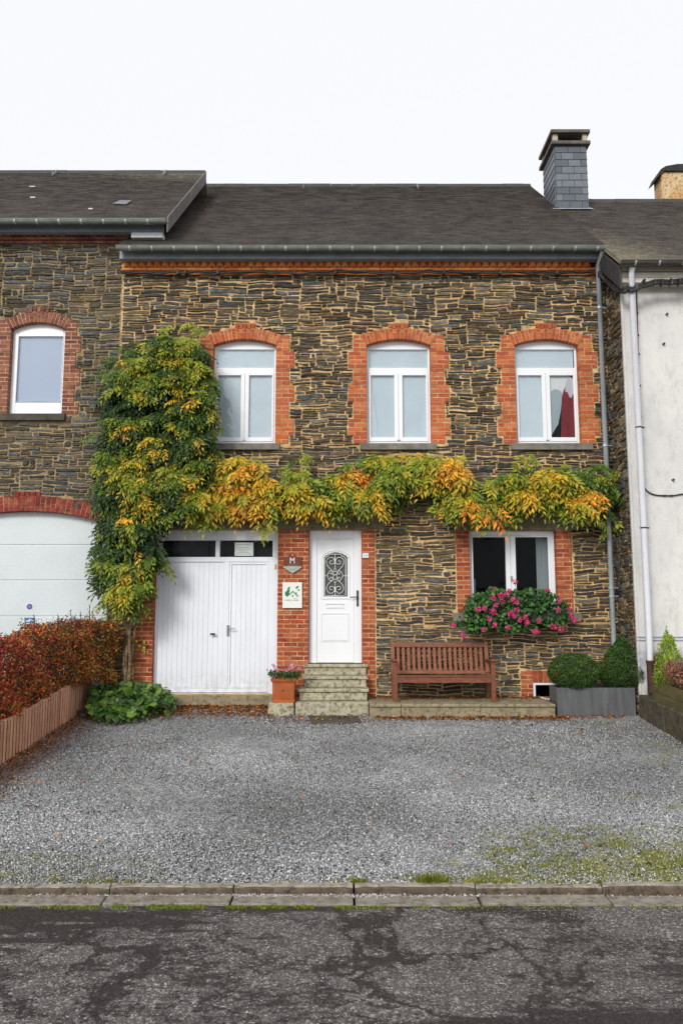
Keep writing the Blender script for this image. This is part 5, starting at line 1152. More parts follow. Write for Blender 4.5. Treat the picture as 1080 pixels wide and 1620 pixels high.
nt = sheet(qd(371.3, 400.8, 858.3, 879.3, yN), yN, .002, 'paper_notice', simple('paper', lin(206, 214, 210), lin(190, 200, 196), .7, 3, bs=0), None); tag(nt, 'white paper notice with lines of writing in the dark garage transom window', 'notice')
m2 = MB()
for v, a, b in ((861.5, 375, 396), (866.3, 376, 393), (868.8, 376, 397), (871.5, 379, 392), (873.8, 376, 394), (876.5, 373, 398)): q = qd(a, b, v - .35, v + .35, yN); m2.box(q[0][0], q[1][0], yN - .002, yN - .0005, q[0][1], q[2][1])
m2.build('text_line', simple('ink_grey', lin(136, 146, 142), None, .6, bs=0, fine=3), nt)

# ================================================================== FOLIAGE
def lerp(a, b, t): return np.array(a) * (1 - t) + np.array(b) * t
GRN, DGR, YGR, YEL, ORG, BRN = [np.array(c) for c in (lin(70, 100, 20), lin(32, 56, 14), lin(136, 146, 32), lin(216, 166, 38), lin(212, 130, 36), lin(150, 84, 36))]
def in_poly(px, poly):
    x, y = px[:, 0], px[:, 1]; c = np.zeros(len(x), bool); n = len(poly); j = n - 1
    for i in range(n):
        xi, yi = poly[i]; xj, yj = poly[j]
        c ^= ((yi > y) != (yj > y)) & (x < (xj - xi) * (y - yi) / (yj - yi + 1e-9) + xi); j = i
    return c
def sample_poly(poly, n):
    p = np.array(poly); lo, hi = p.min(0), p.max(0); out = []
    while sum(map(len, out)) < n:
        q = RN.uniform(lo, hi, (n * 2, 2)); out.append(q[in_poly(q, poly)])
    return np.concatenate(out)[:n]
def unproj(uv, Y):
    a = (uv[:, 0] - 540) / F; b = (810 - uv[:, 1]) / F; y = ct - b * st; z = st + b * ct; k = Y / y
    return np.stack([a * k, Y, CZ + z * k], 1)
def tri_mesh(parts):
    V, Fc, C = [], [], []; n = 0
    for v, f, c in parts: V.append(v); Fc.append(f + n); C.append(c); n += len(v)
    return np.concatenate(V), np.concatenate(Fc), np.concatenate(C)
def pinnate(B, D, N, L, col, pairs=4, droop=.5, ll=.104, lw=.037):
    """compound leaves: each has a drooping midrib with pairs of leaflets and one at the tip"""
    n = len(B); D = unit(D); parts = []; g = np.array([0, 0, -1.])
    for k in range(pairs * 2 + 1):
        t = (.22 + .72 * (k // 2 + (k % 2) * .3) / pairs) if k < pairs * 2 else 1.
        p = B + D * L[:, None] * t + g * droop * (L * t * t)[:, None]; T = unit(D + g * (2 * droop * t)); Sd = unit(np.cross(T, N)); sg_ = 1 if k % 2 else -1
        if k < pairs * 2: dd = T * .62 + Sd * .78 * sg_ + g * .25
        else: dd = T
        dd = dd + rv(n, .10); sz = ll * (.75 + .45 * math.sin(math.pi * min(t, .95))) * (L / .28) * RN.uniform(.85, 1.15, n)
        v, f = leaf_geo(p, dd, N + rv(n, .2), sz, sz * lw / ll * RN.uniform(.9, 1.15, n), .18)
        c = np.clip(col * RN.uniform(.65, 1.25, (n, 1)), 0, 1); parts.append((v, f, np.repeat(c, 4, 0)))
    # midrib
    Sd = unit(np.cross(D, N)) * .0018; p0, p1 = B, B + D * L[:, None] * .5 + g * (droop * L * .25)[:, None]; p2 = B + D * L[:, None] + g * (droop * L)[:, None]
    v = np.stack([p0 - Sd, p0 + Sd, p1 - Sd, p1 + Sd, p2], 1).reshape(-1, 3); k = np.arange(n)[:, None] * 5
    parts.append((v, np.concatenate([k + [0, 1, 3], k + [0, 3, 2], k + [2, 3, 4]]), np.repeat(col * .8, 5, 0)))
    return tri_mesh(parts)

VN = thing('climbing_vine', 'large climbing vine turning yellow, trained up the left and across the stone house front', 'vine', (PX(200, 1078, 12.45), 12.45, .1))
body = [(178, 575), (205, 548), (250, 532), (305, 536), (324, 560), (333, 620), (332, 690), (322, 740), (305, 800), (262, 815), (248, 850), (240, 890), (228, 925), (205, 950), (180, 950), (166, 920), (160, 880), (158, 850), (172, 820), (165, 770), (162, 730), (178, 690), (172, 640)]
band1 = [(300, 700), (345, 716), (400, 722), (424, 740), (432, 775), (455, 745), (480, 730), (505, 745), (512, 775), (560, 770), (560, 800), (500, 806), (440, 805), (380, 805), (300, 815)]
band2 = [(535, 755), (560, 725), (600, 716), (690, 718), (722, 725), (724, 755), (708, 790), (668, 775), (640, 768), (600, 790), (590, 808), (540, 800)]
band3 = [(690, 765), (740, 752), (790, 752), (822, 732), (840, 740), (870, 742), (905, 724), (952, 730), (976, 750), (978, 795), (955, 818), (900, 805), (840, 803), (790, 810), (730, 812), (705, 800)]
spots = [(380, 770, 45, .9), (350, 740, 25, .8), (405, 800, 30, .8), (470, 775, 25, .55), (570, 750, 28, .85), (600, 800, 25, .7), (640, 730, 30, .6), (540, 810, 30, .5), (715, 735, 18, .8), (722, 800, 25, .65), (845, 775, 28, .95), (925, 780, 15, 1.), (218, 745, 16, 1.0), (190, 725, 14, .8), (232, 800, 16, .8), (205, 930, 25, .45), (320, 780, 30, .6), (300, 590, 30, .3), (790, 800, 40, .35), (980, 790, 14, .5), (500, 810, 18, .6), (830, 830, 14, .7), (670, 745, 20, .6), (250, 560, 40, .25), (210, 570, 20, .3)]
def vine_col(uv, n, rnd):
    y = np.zeros(n)
    for u, v, r, a in spots: y = np.maximum(y, a * np.exp(-((uv[:, 0] - u) ** 2 + (uv[:, 1] - v) ** 2) / (r * r * 1.3)))
    low = .5 + .5 * np.sin(uv[:, 0] * .045 + 1.3) * np.sin(uv[:, 1] * .06 + .7)
    t = np.clip(.14 + .28 * low + y * .72 + rnd, 0, 1.12)
    stops = [(0, DGR), (.22, GRN), (.5, YGR), (.72, (YGR + YEL) / 2), (.88, YEL), (1.12, ORG)]
    c = np.zeros((n, 3))
    for (a, ca), (b, cb_) in zip(stops, stops[1:]):
        m = (t >= a) & (t <= b); f = ((t[m] - a) / (b - a))[:, None]; c[m] = ca * (1 - f) + cb_ * f
    return c
def clump(uv):
    u, v = uv[:, 0] / 40., uv[:, 1] / 40.
    c = np.sin(u * 2.9 + 1.2 * np.sin(v * 1.7)) * np.sin(v * 3.1 + 1.1 * np.sin(u * 2.1 + 2)) + .5 * np.sin(u * 6.3 + v * 2.2 + 1) * np.sin(v * 5.7 - u * 2.5)
    return np.clip(.5 + .55 * c, 0, 1)
def vine_part(poly, nspray, per, dmin, dmax, Lr=(.19, .33), sh=0., k0=.10):
    """sprays gathered in clumps that stand out from the wall, with thin shaded hollows between them"""
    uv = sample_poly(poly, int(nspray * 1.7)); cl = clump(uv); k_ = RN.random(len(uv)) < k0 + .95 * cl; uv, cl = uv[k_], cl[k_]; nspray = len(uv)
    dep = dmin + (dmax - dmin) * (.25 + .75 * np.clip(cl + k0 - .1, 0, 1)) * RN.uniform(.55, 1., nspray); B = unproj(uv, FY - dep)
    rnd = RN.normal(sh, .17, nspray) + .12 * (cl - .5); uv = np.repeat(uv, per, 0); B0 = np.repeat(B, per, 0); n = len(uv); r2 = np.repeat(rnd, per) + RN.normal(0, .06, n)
    B = B0 + rv(n, .02) * np.array([1, .6, 1]); ang = RN.uniform(-1.35, 1.35, n)
    D = np.stack([np.sin(ang) * .9, -RN.uniform(.25, .9, n), -RN.uniform(.0, .9, n) * np.cos(ang) + .15], 1)
    N = np.stack([RN.normal(0, .25, n), -np.ones(n) * .75, RN.uniform(.2, .9, n)], 1)
    return pinnate(B, D, N, RN.uniform(*Lr, n), vine_col(uv, n, r2), droop=.55)
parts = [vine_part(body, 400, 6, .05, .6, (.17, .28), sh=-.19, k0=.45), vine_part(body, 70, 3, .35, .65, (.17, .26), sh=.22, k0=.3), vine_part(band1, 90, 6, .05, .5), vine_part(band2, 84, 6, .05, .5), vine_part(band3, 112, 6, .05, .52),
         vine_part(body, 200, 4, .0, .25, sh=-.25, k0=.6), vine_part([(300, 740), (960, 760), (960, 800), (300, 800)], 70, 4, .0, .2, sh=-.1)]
# stray tips
tips = np.array([(262, 530), (300, 522), (318, 530), (252, 890), (262, 880), (255, 905), (418, 838), (424, 845), (330, 838), (338, 835), (160, 745), (158, 700), (168, 600), (975, 835), (965, 845), (940, 838), (985, 775), (984, 760), (478, 730), (472, 736), (830, 728), (838, 733), (222, 968), (190, 975), (205, 980), (176, 965), (600, 815), (588, 815), (155, 800), (152, 760), (240, 560), (330, 640), (330, 600), (328, 660), (250, 900), (230, 690), (345, 690), (720, 820), (760, 825), (880, 818), (905, 825)], float)
tv = np.repeat(tips, 3, 0); n = len(tv); B = unproj(tv + RN.normal(0, 2, tv.shape) - [0, 12], FY - RN.uniform(.15, .4, n)); ang = RN.uniform(-1.3, 1.3, n)
parts.append(pinnate(B, np.stack([np.sin(ang), -RN.uniform(.2, .6, n), -RN.uniform(0, .6, n)], 1), np.stack([RN.normal(0, .2, n), -np.ones(n), RN.uniform(.2, .8, n)], 1), RN.uniform(.16, .27, n), vine_col(tv, n, RN.normal(.08, .15, n)), droop=.6))
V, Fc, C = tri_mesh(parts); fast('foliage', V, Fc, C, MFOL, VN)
tk = MB(); R_ = random.Random(4)
def stem(pts, y0, y1, r0, r1, wob=1.2):
    out = []; q = smooth_curve([(u, v) for u, v in pts], 5); m = len(q)
    for i, (u, v) in enumerate(q):
        t = i / (m - 1); y = y0 + (y1 - y0) * t + .03 * math.sin(i * .8 + u); x, z = P(u + R_.uniform(-wob, wob) * .3, v, y); out.append((x, y, z))
    tk.tube(out, [r0 + (r1 - r0) * i / (m - 1) for i in range(m)], 8)
stem([(199, 1084), (200, 1040), (203, 1000), (196, 960), (205, 900), (215, 820), (225, 740), (240, 640), (255, 560)], 12.42, 12.5, .03, .014)
stem([(203, 1084), (206, 1040), (205, 1000), (213, 960), (208, 900), (230, 830), (270, 780), (350, 775)], 12.38, 12.5, .026, .014)
stem([(196, 1084), (197, 1030), (200, 990), (190, 960), (180, 900), (190, 820), (185, 700), (195, 600)], 12.44, 12.5, .02, .010)
stem([(206, 1080), (209, 1030), (215, 990), (222, 950), (218, 900), (240, 800)], 12.46, 12.5, .016, .010)
stem([(350, 775), (430, 783), (520, 776), (620, 765), (700, 772), (800, 780), (900, 775), (960, 782)], 12.55, 12.5, .016, .010)
stem([(230, 690), (280, 745), (310, 768), (340, 760), (390, 770)], 12.5, 12.4, .014, .008)
stem([(203, 1000), (186, 968), (175, 950)], 12.4, 12.35, .010, .006); stem([(205, 990), (222, 975), (226, 955)], 12.4, 12.35, .010, .006)
for k in range(70):
    u, v = (R_.uniform(180, 345), R_.uniform(580, 800)) if k < 40 else (R_.uniform(345, 960), R_.uniform(760, 800)); tk_pts = [(u, v), (u + R_.uniform(-12, 12), v - 12), (u + R_.uniform(-20, 20), v - 25)]; stem(tk_pts, 12.5, 12.4, .006, .003)
tk.build('stem', MBARK, VN, smooth=True)
# a few small leaves low on the trunk
def cloud(ctr, rad, n, size, cols, shape='ellipsoid', jit=.12, seed=1, lumps=.1, top=None, wr=.55, up=.2, fill=.25):
    """many small leaves over and inside a rounded volume"""
    d = unit(RN.normal(0, 1, (n, 3))); 
    k = 1 + lumps * (np.sin(d[:, 0] * 5 + seed) * np.cos(d[:, 2] * 6 + seed * 2) + .5 * np.sin(d[:, 1] * 11 + d[:, 2] * 9))
    r = k * (1 - np.abs(RN.normal(0, jit, n))); m = RN.random(n) < fill; r[m] *= RN.random(m.sum()) ** .33
    p = d * r[:, None] * np.array(rad)
    if shape == 'cone':
        z = p[:, 2] / rad[2]; s = np.clip(1.0 - .80 * np.clip(z, 0, 1) ** .9 + .25 * np.clip(z, 0, 1) * (1 - np.clip(z, 0, 1)), .1, 1.) * np.where(z > 0, np.sqrt(1 / np.maximum(1 - np.clip(z, 0, .93) ** 2, .2)) ** .6, 1); p[:, 0] *= s; p[:, 1] *= s; p[:, 2] *= np.where(z > 0, 1.15, 1)
    p = p + np.array(ctr); D = d * .6 + rv(n, .6) + [0, 0, up]; N = d + rv(n, .5)
    v, f = leaf_geo(p, D, N, size * RN.uniform(.7, 1.3, n), size * wr * RN.uniform(.8, 1.2, n), .15)
    cols = np.array(cols); idx = RN.integers(0, len(cols), n); cl_ = .5 + .5 * np.sin(p[:, 0] * 17 + seed) * np.sin(p[:, 2] * 19 + p[:, 1] * 13)
    c = cols[idx] * (.75 + .5 * cl_)[:, None] * RN.uniform(.75, 1.25, (n, 1)); return v, f, np.repeat(np.clip(c, 0, 1), 4, 0)
def ivyleaf(B, N, size, col):
    """broad lobed leaf: a 5-sided fan"""
    n = len(B); N = unit(N); T = unit(np.cross(N, rv(n))); U = np.cross(N, T); a = np.array([0, .7, 1.6, 2.5, 3.14, 3.78, 4.68, 5.58]); rr = np.array([1., .78, .95, .8, .35, .8, .95, .78])
    v = [B + N * size[:, None] * .12]
    for q, r in zip(a, rr): v.append(B + (T * math.cos(q) + U * math.sin(q)) * (size * r)[:, None] * .5)
    v = np.stack(v, 1); k = np.arange(n)[:, None] * 9; f = np.concatenate([k + [0, i, i % 8 + 1] for i in range(1, 9)])
    return v.reshape(-1, 3), f, np.repeat(col, 9, 0)

# hedge
HG = thing('hedge', 'dense barberry hedge turning red and orange above the terracotta edging', 'hedge', (-4.6, 10.4, .4))
def hedge_top(y): return 1.24 + .085 * (y - 9.5)
n = 80000; y = np.where(RN.random(n) < .25, RN.uniform(11.5, 12.55, n), RN.uniform(8.2, 12.5, n)); side = RN.random(n); t = RN.random(n)
front = side < .55; topm = (side >= .55) & (side < .8)
x = np.where(front, -4.10 - np.abs(RN.normal(0, .10, n)) + .05 * (RN.random(n) < .1), RN.uniform(-4.68, -4.14, n)); ht = hedge_top(y) + .05 * np.sin(y * 5 + x * 5) + .05 * np.sin(y * 15 + x * 9) + np.where(RN.random(n) < .07, RN.uniform(0, .10, n), 0) - .18 * np.clip(y - 12., 0, 1)
zb_ = gz(y) + .42; z = np.where(front, zb_ + (ht - zb_) * t ** .8, np.where(topm, ht - np.abs(RN.normal(0, .05, n)), zb_ + (ht - zb_) * t))
z = np.minimum(z, ht - np.clip(.10 - (-4.12 - x), 0, .1) * 1.2); x = x + .06 * np.sin(y * 5 + z * 7) + .04 * np.sin(y * 13) + np.clip((z - gz(y) - .42 + np.clip(y - 12, 0, .5)) / .15, 0, 1) * np.clip((y - 11.2) / 1.1, 0, 1) * .52 * np.clip((x + 4.7) / .5, 0, 1)
B = np.stack([x, y, z], 1); end = RN.random(n) < .1; B[end, 1] = 12.4 - np.abs(RN.normal(0, .05, end.sum()))
hn = np.sin(y * 7.3 + z * 5) * np.sin(z * 11 - y * 4 + x * 6) + .6 * np.sin(y * 19 + z * 23)
ok = RN.random(n) < np.clip(.62 + .55 * hn, .12, 1); y, x, z, zb_, ht, B, hn = y[ok], x[ok], z[ok], zb_[ok], ht[ok], B[ok] + rv(int(ok.sum()), .015), hn[ok]; n = len(y)
g = np.clip((y - 9.3) / 3.1 + .18 * hn + RN.normal(0, .14, n), 0, 1); zz_ = np.clip((z - zb_) / (ht - zb_), 0, 1)
RED, DRED, ORA, OLV, MAR = [np.array(c) for c in (lin(186, 62, 52), lin(140, 48, 44), lin(222, 120, 50), lin(150, 124, 50), lin(110, 50, 46))]
pal = np.array([RED, DRED, ORA, OLV, GRN * .8, MAR]); pr = np.stack([.42 * (1 - g) + .05, .22 * (1 - g) + .08 + .1 * zz_, .35 * (1 - np.abs(g - .45)) * (1.2 - zz_ * .6), .09 + .55 * g, .05 + .26 * g * (1 - zz_ * .4), .1 + .25 * zz_], 1); pr /= pr.sum(1, keepdims=True)
idx = (RN.random((n, 1)) > pr.cumsum(1)).sum(1).clip(0, 5); cc = pal[idx] * RN.uniform(.6, 1.55, (n, 1))
v, f = leaf_geo(B, rv(n, .7) + [.5, 0, .4], rv(n, .5) + [.8, -.4, .5], .036 * RN.uniform(.7, 1.4, n), .020 * RN.uniform(.8, 1.3, n), .15)
fast('foliage', v, f, np.repeat(cc, 4, 0), MFOL, HG)
tw = MB(); parts = []
for k in range(420):
    y_ = random.uniform(8.3, 12.4); x_ = random.uniform(-4.6, -4.2); z0 = gz(y_) + .35; z1 = hedge_top(y_) - .03
    tw.tube([(x_, y_, z0), (x_ + random.uniform(-.12, .12), y_ + random.uniform(-.1, .1), (z0 + z1) / 2), (x_ + random.uniform(-.2, .2), y_ + random.uniform(-.2, .2), z1)], [.006, .004, .002], 4)
for (u, v_, y_) in ((54, 972, 10.6), (70, 986, 11), (92, 972, 11.4), (97, 978, 11.4), (112, 965, 11.8), (118, 975, 11.8), (128, 968, 11.9), (137, 974, 12.0), (142, 957, 12.1), (147, 966, 12.1), (122, 980, 11.8), (150, 976, 12.2), (78, 984, 10.9), (106, 978, 11.5), (158, 982, 12.2), (30, 1000, 10.2), (8, 1006, 9.8), (2, 1010, 9.6), (165, 990, 12.2)):
    x1_, z1_ = P(u, v_, y_); z0 = hedge_top(y_) - .05; x0_ = x1_ + random.uniform(-.05, .12)
    pts = [(x0_, y_, z0 - .12), ((x0_ + x1_) / 2 + .01, y_, (z0 + z1_) / 2), (x1_, y_, z1_)]; tw.tube(pts, [.007, .006, .004], 4)
    m = 40; t = RN.random(m); Bq = np.array(pts[0]) * (1 - t[:, None]) + np.array(pts[2]) * t[:, None] + rv(m, .008); a, b = leaf_geo(Bq, rv(m, .6) + [0, 0, .5], rv(m), .026 * np.ones(m), .014 * np.ones(m), .1); parts.append((a, b, np.repeat(np.array(lin(84, 42, 42)) * RN.uniform(.6, 1.4, (m, 1)), 4, 0)))
tw.build('twigs', MTWIG, HG)
for q_ in parts: fast('shoot', *q_, MFOL, HG)
# terracotta palisade edging
pb = MB(); y = 12.6; i = 0; PW = .092
while y > 6.7:
    w = PW - .027; zt_ = gz(y) + .50 + .015 * math.sin(y * 2.3) + random.uniform(-.008, .008) + .06 * min(1, max(0, (y - 11.85) / .25)); xx = XPAL + random.uniform(-.002, .002)
    pr = [(xx - .03, y - w), (xx + .024, y - w), (xx + .030, y - w + .008), (xx + .031, y - w / 2), (xx + .030, y - .008), (xx + .024, y), (xx - .03, y)]
    pb.hexa([(xx - .04, y - w - .03, gz(y) - .1), (xx + .022, y - w - .03, gz(y) - .1), (xx + .022, y, gz(y) - .1), (xx - .04, y, gz(y) - .1), (xx - .04, y - w - .03, zt_ - .02), (xx + .022, y - w - .03, zt_ - .02), (xx + .022, y, zt_ - .02), (xx - .04, y, zt_ - .02)], 1)
    n0 = len(pb.v); m_ = len(pr)
    for z in (gz(y) - .15, zt_ - .012, zt_):
        s_ = 1 if z < zt_ else .9
        for (a, b) in pr: pb.v.append((xx + (a - xx) * s_, y - w / 2 + (b - y + w / 2) * s_, z))
    for r in range(2):
        for q in range(m_): q2 = (q + 1) % m_; pb.f.append((n0 + r * m_ + q, n0 + r * m_ + q2, n0 + (r + 1) * m_ + q2, n0 + (r + 1) * m_ + q)); pb.m.append(0)
    pb.f.append(tuple(n0 + 2 * m_ + q for q in range(m_))); pb.m.append(0); y -= PW; i += 1
tag(pb.build('terracotta_edging', [MPAL, MSOIL]), 'terracotta coloured ribbed palisade wall holding the raised hedge bed', 'edging wall')
sb_ = MB(); sb_.hexa([(-5.3, 6.7, -.4), (XPAL - .045, 6.7, -.4), (XPAL - .045, 12.68, -.4), (-5.3, 12.68, -.4), (-5.3, 6.7, gz(6.7) + .43), (XPAL - .04, 6.7, gz(6.7) + .43), (XPAL - .04, 12.68, gz(12.68) + .45), (-5.3, 12.68, gz(12.68) + .45)]); struct(sb_.build('raised_soil_bed', MSOIL))
# leafy plant at the vine's foot
PL = thing('ground_cover_plant', 'low dark green leafy plant spreading at the foot of the vine', 'plant', (-3.4, 12.1, .1))
poly = [(143, 1092), (170, 1080), (210, 1078), (250, 1082), (272, 1098), (274, 1110), (240, 1116), (225, 1128), (190, 1138), (150, 1140), (137, 1125)]
uv = sample_poly(poly, 900); Yp = np.clip(12.5 - (uv[:, 1] - 1078) / 62 * 1.15 + RN.normal(0, .16, 900), 11.3, 12.5); B = unproj(uv, Yp); B[:, 2] = np.maximum(B[:, 2], gz(B[:, 1]) + .03) 
c = np.array([lin(58, 92, 34), lin(44, 78, 30), lin(84, 116, 40), lin(70, 100, 44), lin(104, 132, 50)])[RN.integers(0, 5, 900)] * RN.uniform(.7, 1.2, (900, 1))
v, f, c4 = ivyleaf(B, rv(900, .45) + [.1, -.7, .8], np.where(RN.random(900) < .5, RN.uniform(.09, .15, 900), .03), c); parts = [(v, f, c4)]
B2 = B.copy(); B2[:, 2] = gz(B2[:, 1]) + (B2[:, 2] - gz(B2[:, 1])) * RN.random(900); B2[:, 1] += RN.uniform(0, .3, 900); v, f, c4 = ivyleaf(B2, rv(900, .6) + [.1, -.6, .8], RN.uniform(.05, .1, 900), c); parts.append((v, f, c4))
V, Fc, C = tri_mesh(parts); fast('foliage', V, Fc, C, MFOLW, PL)
rk = MB()
for u, v_, s_ in ((125, 1128, .09), (133, 1131, .07), (140, 1124, .08)):
    x, y, z = G(u, v_ + 3); rk.hexa([(x - s_, y - s_ * .8, z - .02), (x + s_, y - s_, z - .02), (x + s_ * .8, y + s_, z - .02), (x - s_, y + s_ * .7, z - .02), (x - s_ * .7, y - s_ * .6, z + s_ * .8), (x + s_ * .6, y - s_ * .7, z + s_ * .6), (x + s_ * .7, y + s_ * .7, z + s_ * .7), (x - s_ * .7, y + s_ * .5, z + s_ * .9)])
struct(rk.build('loose_stones', MSILLD, bevel=.02), 'stuff')

# zinc planter with box shrubs
py = 11.92; pa, pb_ = PX(881, 1110, py), PX(1004.5, 1110, py); pzt = PZ(1088, py); z0 = gz(py) - .02
PN = thing('zinc_planter', 'long grey zinc planter holding the two clipped green shrubs', 'planter', ((pa + pb_) / 2, py + .2, z0))
m2 = MB(); yk = py + .44; t = .012
m2.box(pa, pb_, py, py + t, z0, pzt); m2.box(pa, pb_, yk - t, yk, z0, pzt); m2.box(pa, pa + t, py + t, yk - t, z0, pzt); m2.box(pb_ - t, pb_, py + t, yk - t, z0, pzt); m2.build('trough', MPLZ, PN, bevel=.003)
m2 = MB(); m2.box(pa + t, pb_ - t, py + t, yk - t, z0 + .02, pzt - .04); m2.build('soil', MSOIL, PN)
BOX = [lin(52, 84, 30), lin(40, 70, 26), lin(66, 98, 36), lin(84, 118, 44), lin(46, 78, 34)]
def shrub(name, label, u, v0, v1, ru, yc_, shape, n, seed):
    x, _ = P(u, 1070, yc_); zt_, zb__ = PZ(v0, yc_), PZ(v1, yc_); r = ru * .0100
    T = thing(name, label, 'shrub', (x, yc_, pzt - .04), None)
    ctr = (x, yc_, (zt_ + zb__) / 2 if shape != 'cone' else zb__ + (zt_ - zb__) * .36); rz = (zt_ - zb__) / 2 if shape != 'cone' else (zt_ - zb__) * .36
    if shape == 'cone':
        v, f, c = cloud(ctr, (r, r, (zt_ - ctr[2]) / 1.15), n, .022, BOX, 'cone', .05, seed, .05, up=.5)
        low = v[:, 2] < ctr[2]; v[low, 2] = ctr[2] + (v[low, 2] - ctr[2]) * (rz / ((zt_ - ctr[2]) / 1.15))
    else: v, f, c = cloud(ctr, (r, r, rz), n, .022, BOX, 'e', .05, seed, .04, up=.4)
    fast('foliage', v, f, c, MFOLW, T); m2 = MB()
    for k in range(5): m2.tube([(x + random.uniform(-.03, .03), yc_, pzt - .05), (x + random.uniform(-.1, .1), yc_ + random.uniform(-.1, .1), ctr[2]), (x + random.uniform(-.15, .15), yc_ + random.uniform(-.1, .1), ctr[2] + rz * .5)], [.012, .008, .004], 5)
    m2.build('stem', MTWIG, T); return T
shrub('box_shrub', 'round clipped green box ball in the left end of the zinc planter', 907, 1034, 1093, 39, py + .2, 'e', 15000, 2)['group'] = 'clipped box shrubs in the zinc planter'
shrub('box_shrub', 'cone shaped clipped green box shrub in the right end of the zinc planter', 984.5, 1008, 1092, 37, py + .24, 'cone', 19000, 5)['group'] = 'clipped box shrubs in the zinc planter'

# wooden planter at the right with conifer and dried shrub
wy1 = 11.80; wz = zw - .03; wx0 = xw + .11
WP = thing('wooden_planter', 'weathered greenish plank planter box on the low wall at the right edge', 'planter', (wx0 + .25, 11, wz - .03))
m2 = MB(); hb_ = .33
for k in range(2):
    a, b = wz - .03 + k * hb_ / 2, wz - .03 + (k + 1) * hb_ / 2 - .006
    def slab(x0, x1, y0, y1, a, b, sl=.06): m2.hexa([(x0, y0, a - sl * (wy1 - y0)), (x1, y0, a - sl * (wy1 - y0)), (x1, y1, a - sl * (wy1 - y1)), (x0, y1, a - sl * (wy1 - y1)), (x0, y0, b - sl * (wy1 - y0)), (x1, y0, b - sl * (wy1 - y0)), (x1, y1, b - sl * (wy1 - y1)), (x0, y1, b - sl * (wy1 - y1))])
    slab(wx0, wx0 + .03, 9.9, wy1 - .03, a, b); slab(wx0, wx0 + .5, wy1 - .028, wy1, a, b); slab(wx0, wx0 + .5, 9.87, 9.898, a, b); slab(wx0 + .47, wx0 + .5, 9.9, wy1 - .03, a, b)
m2.build('boards', MPLANK, WP, bevel=.004)
m2 = MB(); slab(wx0 + .032, wx0 + .468, 9.9, wy1 - .03, wz, wz + hb_ - .07); m2.build('soil', MSOIL, WP)
yq = 11.35; x, zt_ = P(1055, 1000, yq); zq = PZ(1080, yq)
CN = thing('dwarf_conifer', 'small bright yellow green conifer in the wooden planter', 'conifer', (x, yq, zq))
v, f, c = cloud((x, yq, zq + .22), (.21, .2, (zt_ - zq - .22) / 1.15), 5200, .035, [lin(150, 176, 40), lin(126, 158, 40), lin(172, 190, 60), lin(96, 130, 40)], 'cone', .12, 3, .16, wr=.3, up=1.2, fill=.3); fast('foliage', v, f, c, MFOL, CN)
m2 = MB(); m2.tube([(x, yq, zq - .08), (x, yq, zt_ - .1)], [.014, .004], 6); m2.build('trunk', MTWIG, CN)
DS = thing('dried_shrub', 'dry reddish brown leafed shrub beside the conifer in the wooden planter', 'shrub', (x, yq - .3, zq)); parts = []; m2 = MB()
for (u, v_, y_, r, n) in ((1066, 1062, 11.0, .17, 1500), (1046, 1056, 11.5, .12, 700), (1080, 1068, 10.7, .2, 1300), (1042, 1040, 11.6, .08, 240)):
    xx, zz2 = P(u, v_, y_); parts.append(cloud((xx, y_, zz2), (r, r, r * 1.0), n, .028, [lin(150, 100, 84), lin(172, 122, 100), lin(120, 72, 58), lin(190, 140, 110), lin(96, 84, 48)], 'e', .3, 4, .25, wr=.5, fill=.6))
    for k in range(9): m2.tube([(xx + random.uniform(-.04, .04), y_, zq - .05), (xx + random.uniform(-.1, .1), y_ + random.uniform(-.1, .1), zz2), (xx + random.uniform(-.15, .15), y_ + random.uniform(-.1, .1), zz2 + r)], [.005, .004, .002], 4)
    m2.cut()
V, Fc, C = tri_mesh(parts); fast('foliage', V, Fc, C, MFOL, DS); m2.each('stems', MTWIG, DS)

# flower box and its geraniums
fy0, fy1 = FY - .33, FY - .08; fx0, fx1 = PX(738, 980, fy0), PX(896, 980, fy0); fz0, fz1 = PZ(985, fy0) , PZ(985, fy0) + .17
FB = thing('window_box', 'dark trough on brackets hidden under the geraniums at the ground floor window', 'window box', ((fx0 + fx1) / 2, FY - .2, fz0))
m2 = MB(); m2.box(fx0, fx1, fy0, fy1, fz0, fz1 - .01); m2.build('trough', simple('dark_green_plastic', (.02, .03, .02), None, .6), FB, bevel=.01)
m2 = MB()
for x in (fx0 + .2, fx1 - .2): m2.box(x - .012, x + .012, fy0 - .02, FY + .0, fz0 - .02, fz0 - .002); m2.box(x - .012, x + .012, FY - .03, FY, fz0 - .14, fz0 - .021).cut()
m2.each('bracket', MIRON, FB)
def flower_heads(pts, yfun, r, cols, n=22, petal=.02):
    parts = []
    for u, v_ in pts:
        y_ = yfun(u, v_); x, z = P(u, v_, y_); d = unit(rv(n)); d[:, 1] = -np.abs(d[:, 1]) * .8; B = np.array([x, y_, z]) + d * r * RN.uniform(.5, 1, (n, 1)); v, f = leaf_geo(B - d * .004, d + rv(n, .8), d + rv(n, .25), petal * RN.uniform(.8, 1.2, n), petal * .9 * np.ones(n), -.1)
        cidx = np.array(cols)[RN.integers(0, len(cols), n)]; parts.append((v, f, np.repeat(cidx * RN.uniform(.8, 1.15, (n, 1)), 4, 0)))
    return tri_mesh(parts)
GE = thing('geranium', 'wide mass of geraniums with hot pink flowers spilling from the ground floor window box', 'geraniums', ((fx0 + fx1) / 2, FY - .25, fz1))
gpoly = [(736, 985), (733, 965), (738, 950), (748, 940), (765, 938), (776, 928), (790, 932), (810, 934), (830, 932), (842, 930), (852, 932), (870, 937), (885, 945), (896, 956), (902, 970), (898, 984), (880, 992), (860, 990), (842, 996), (820, 1000), (800, 1002), (785, 998), (765, 998), (745, 1004), (738, 1000)]
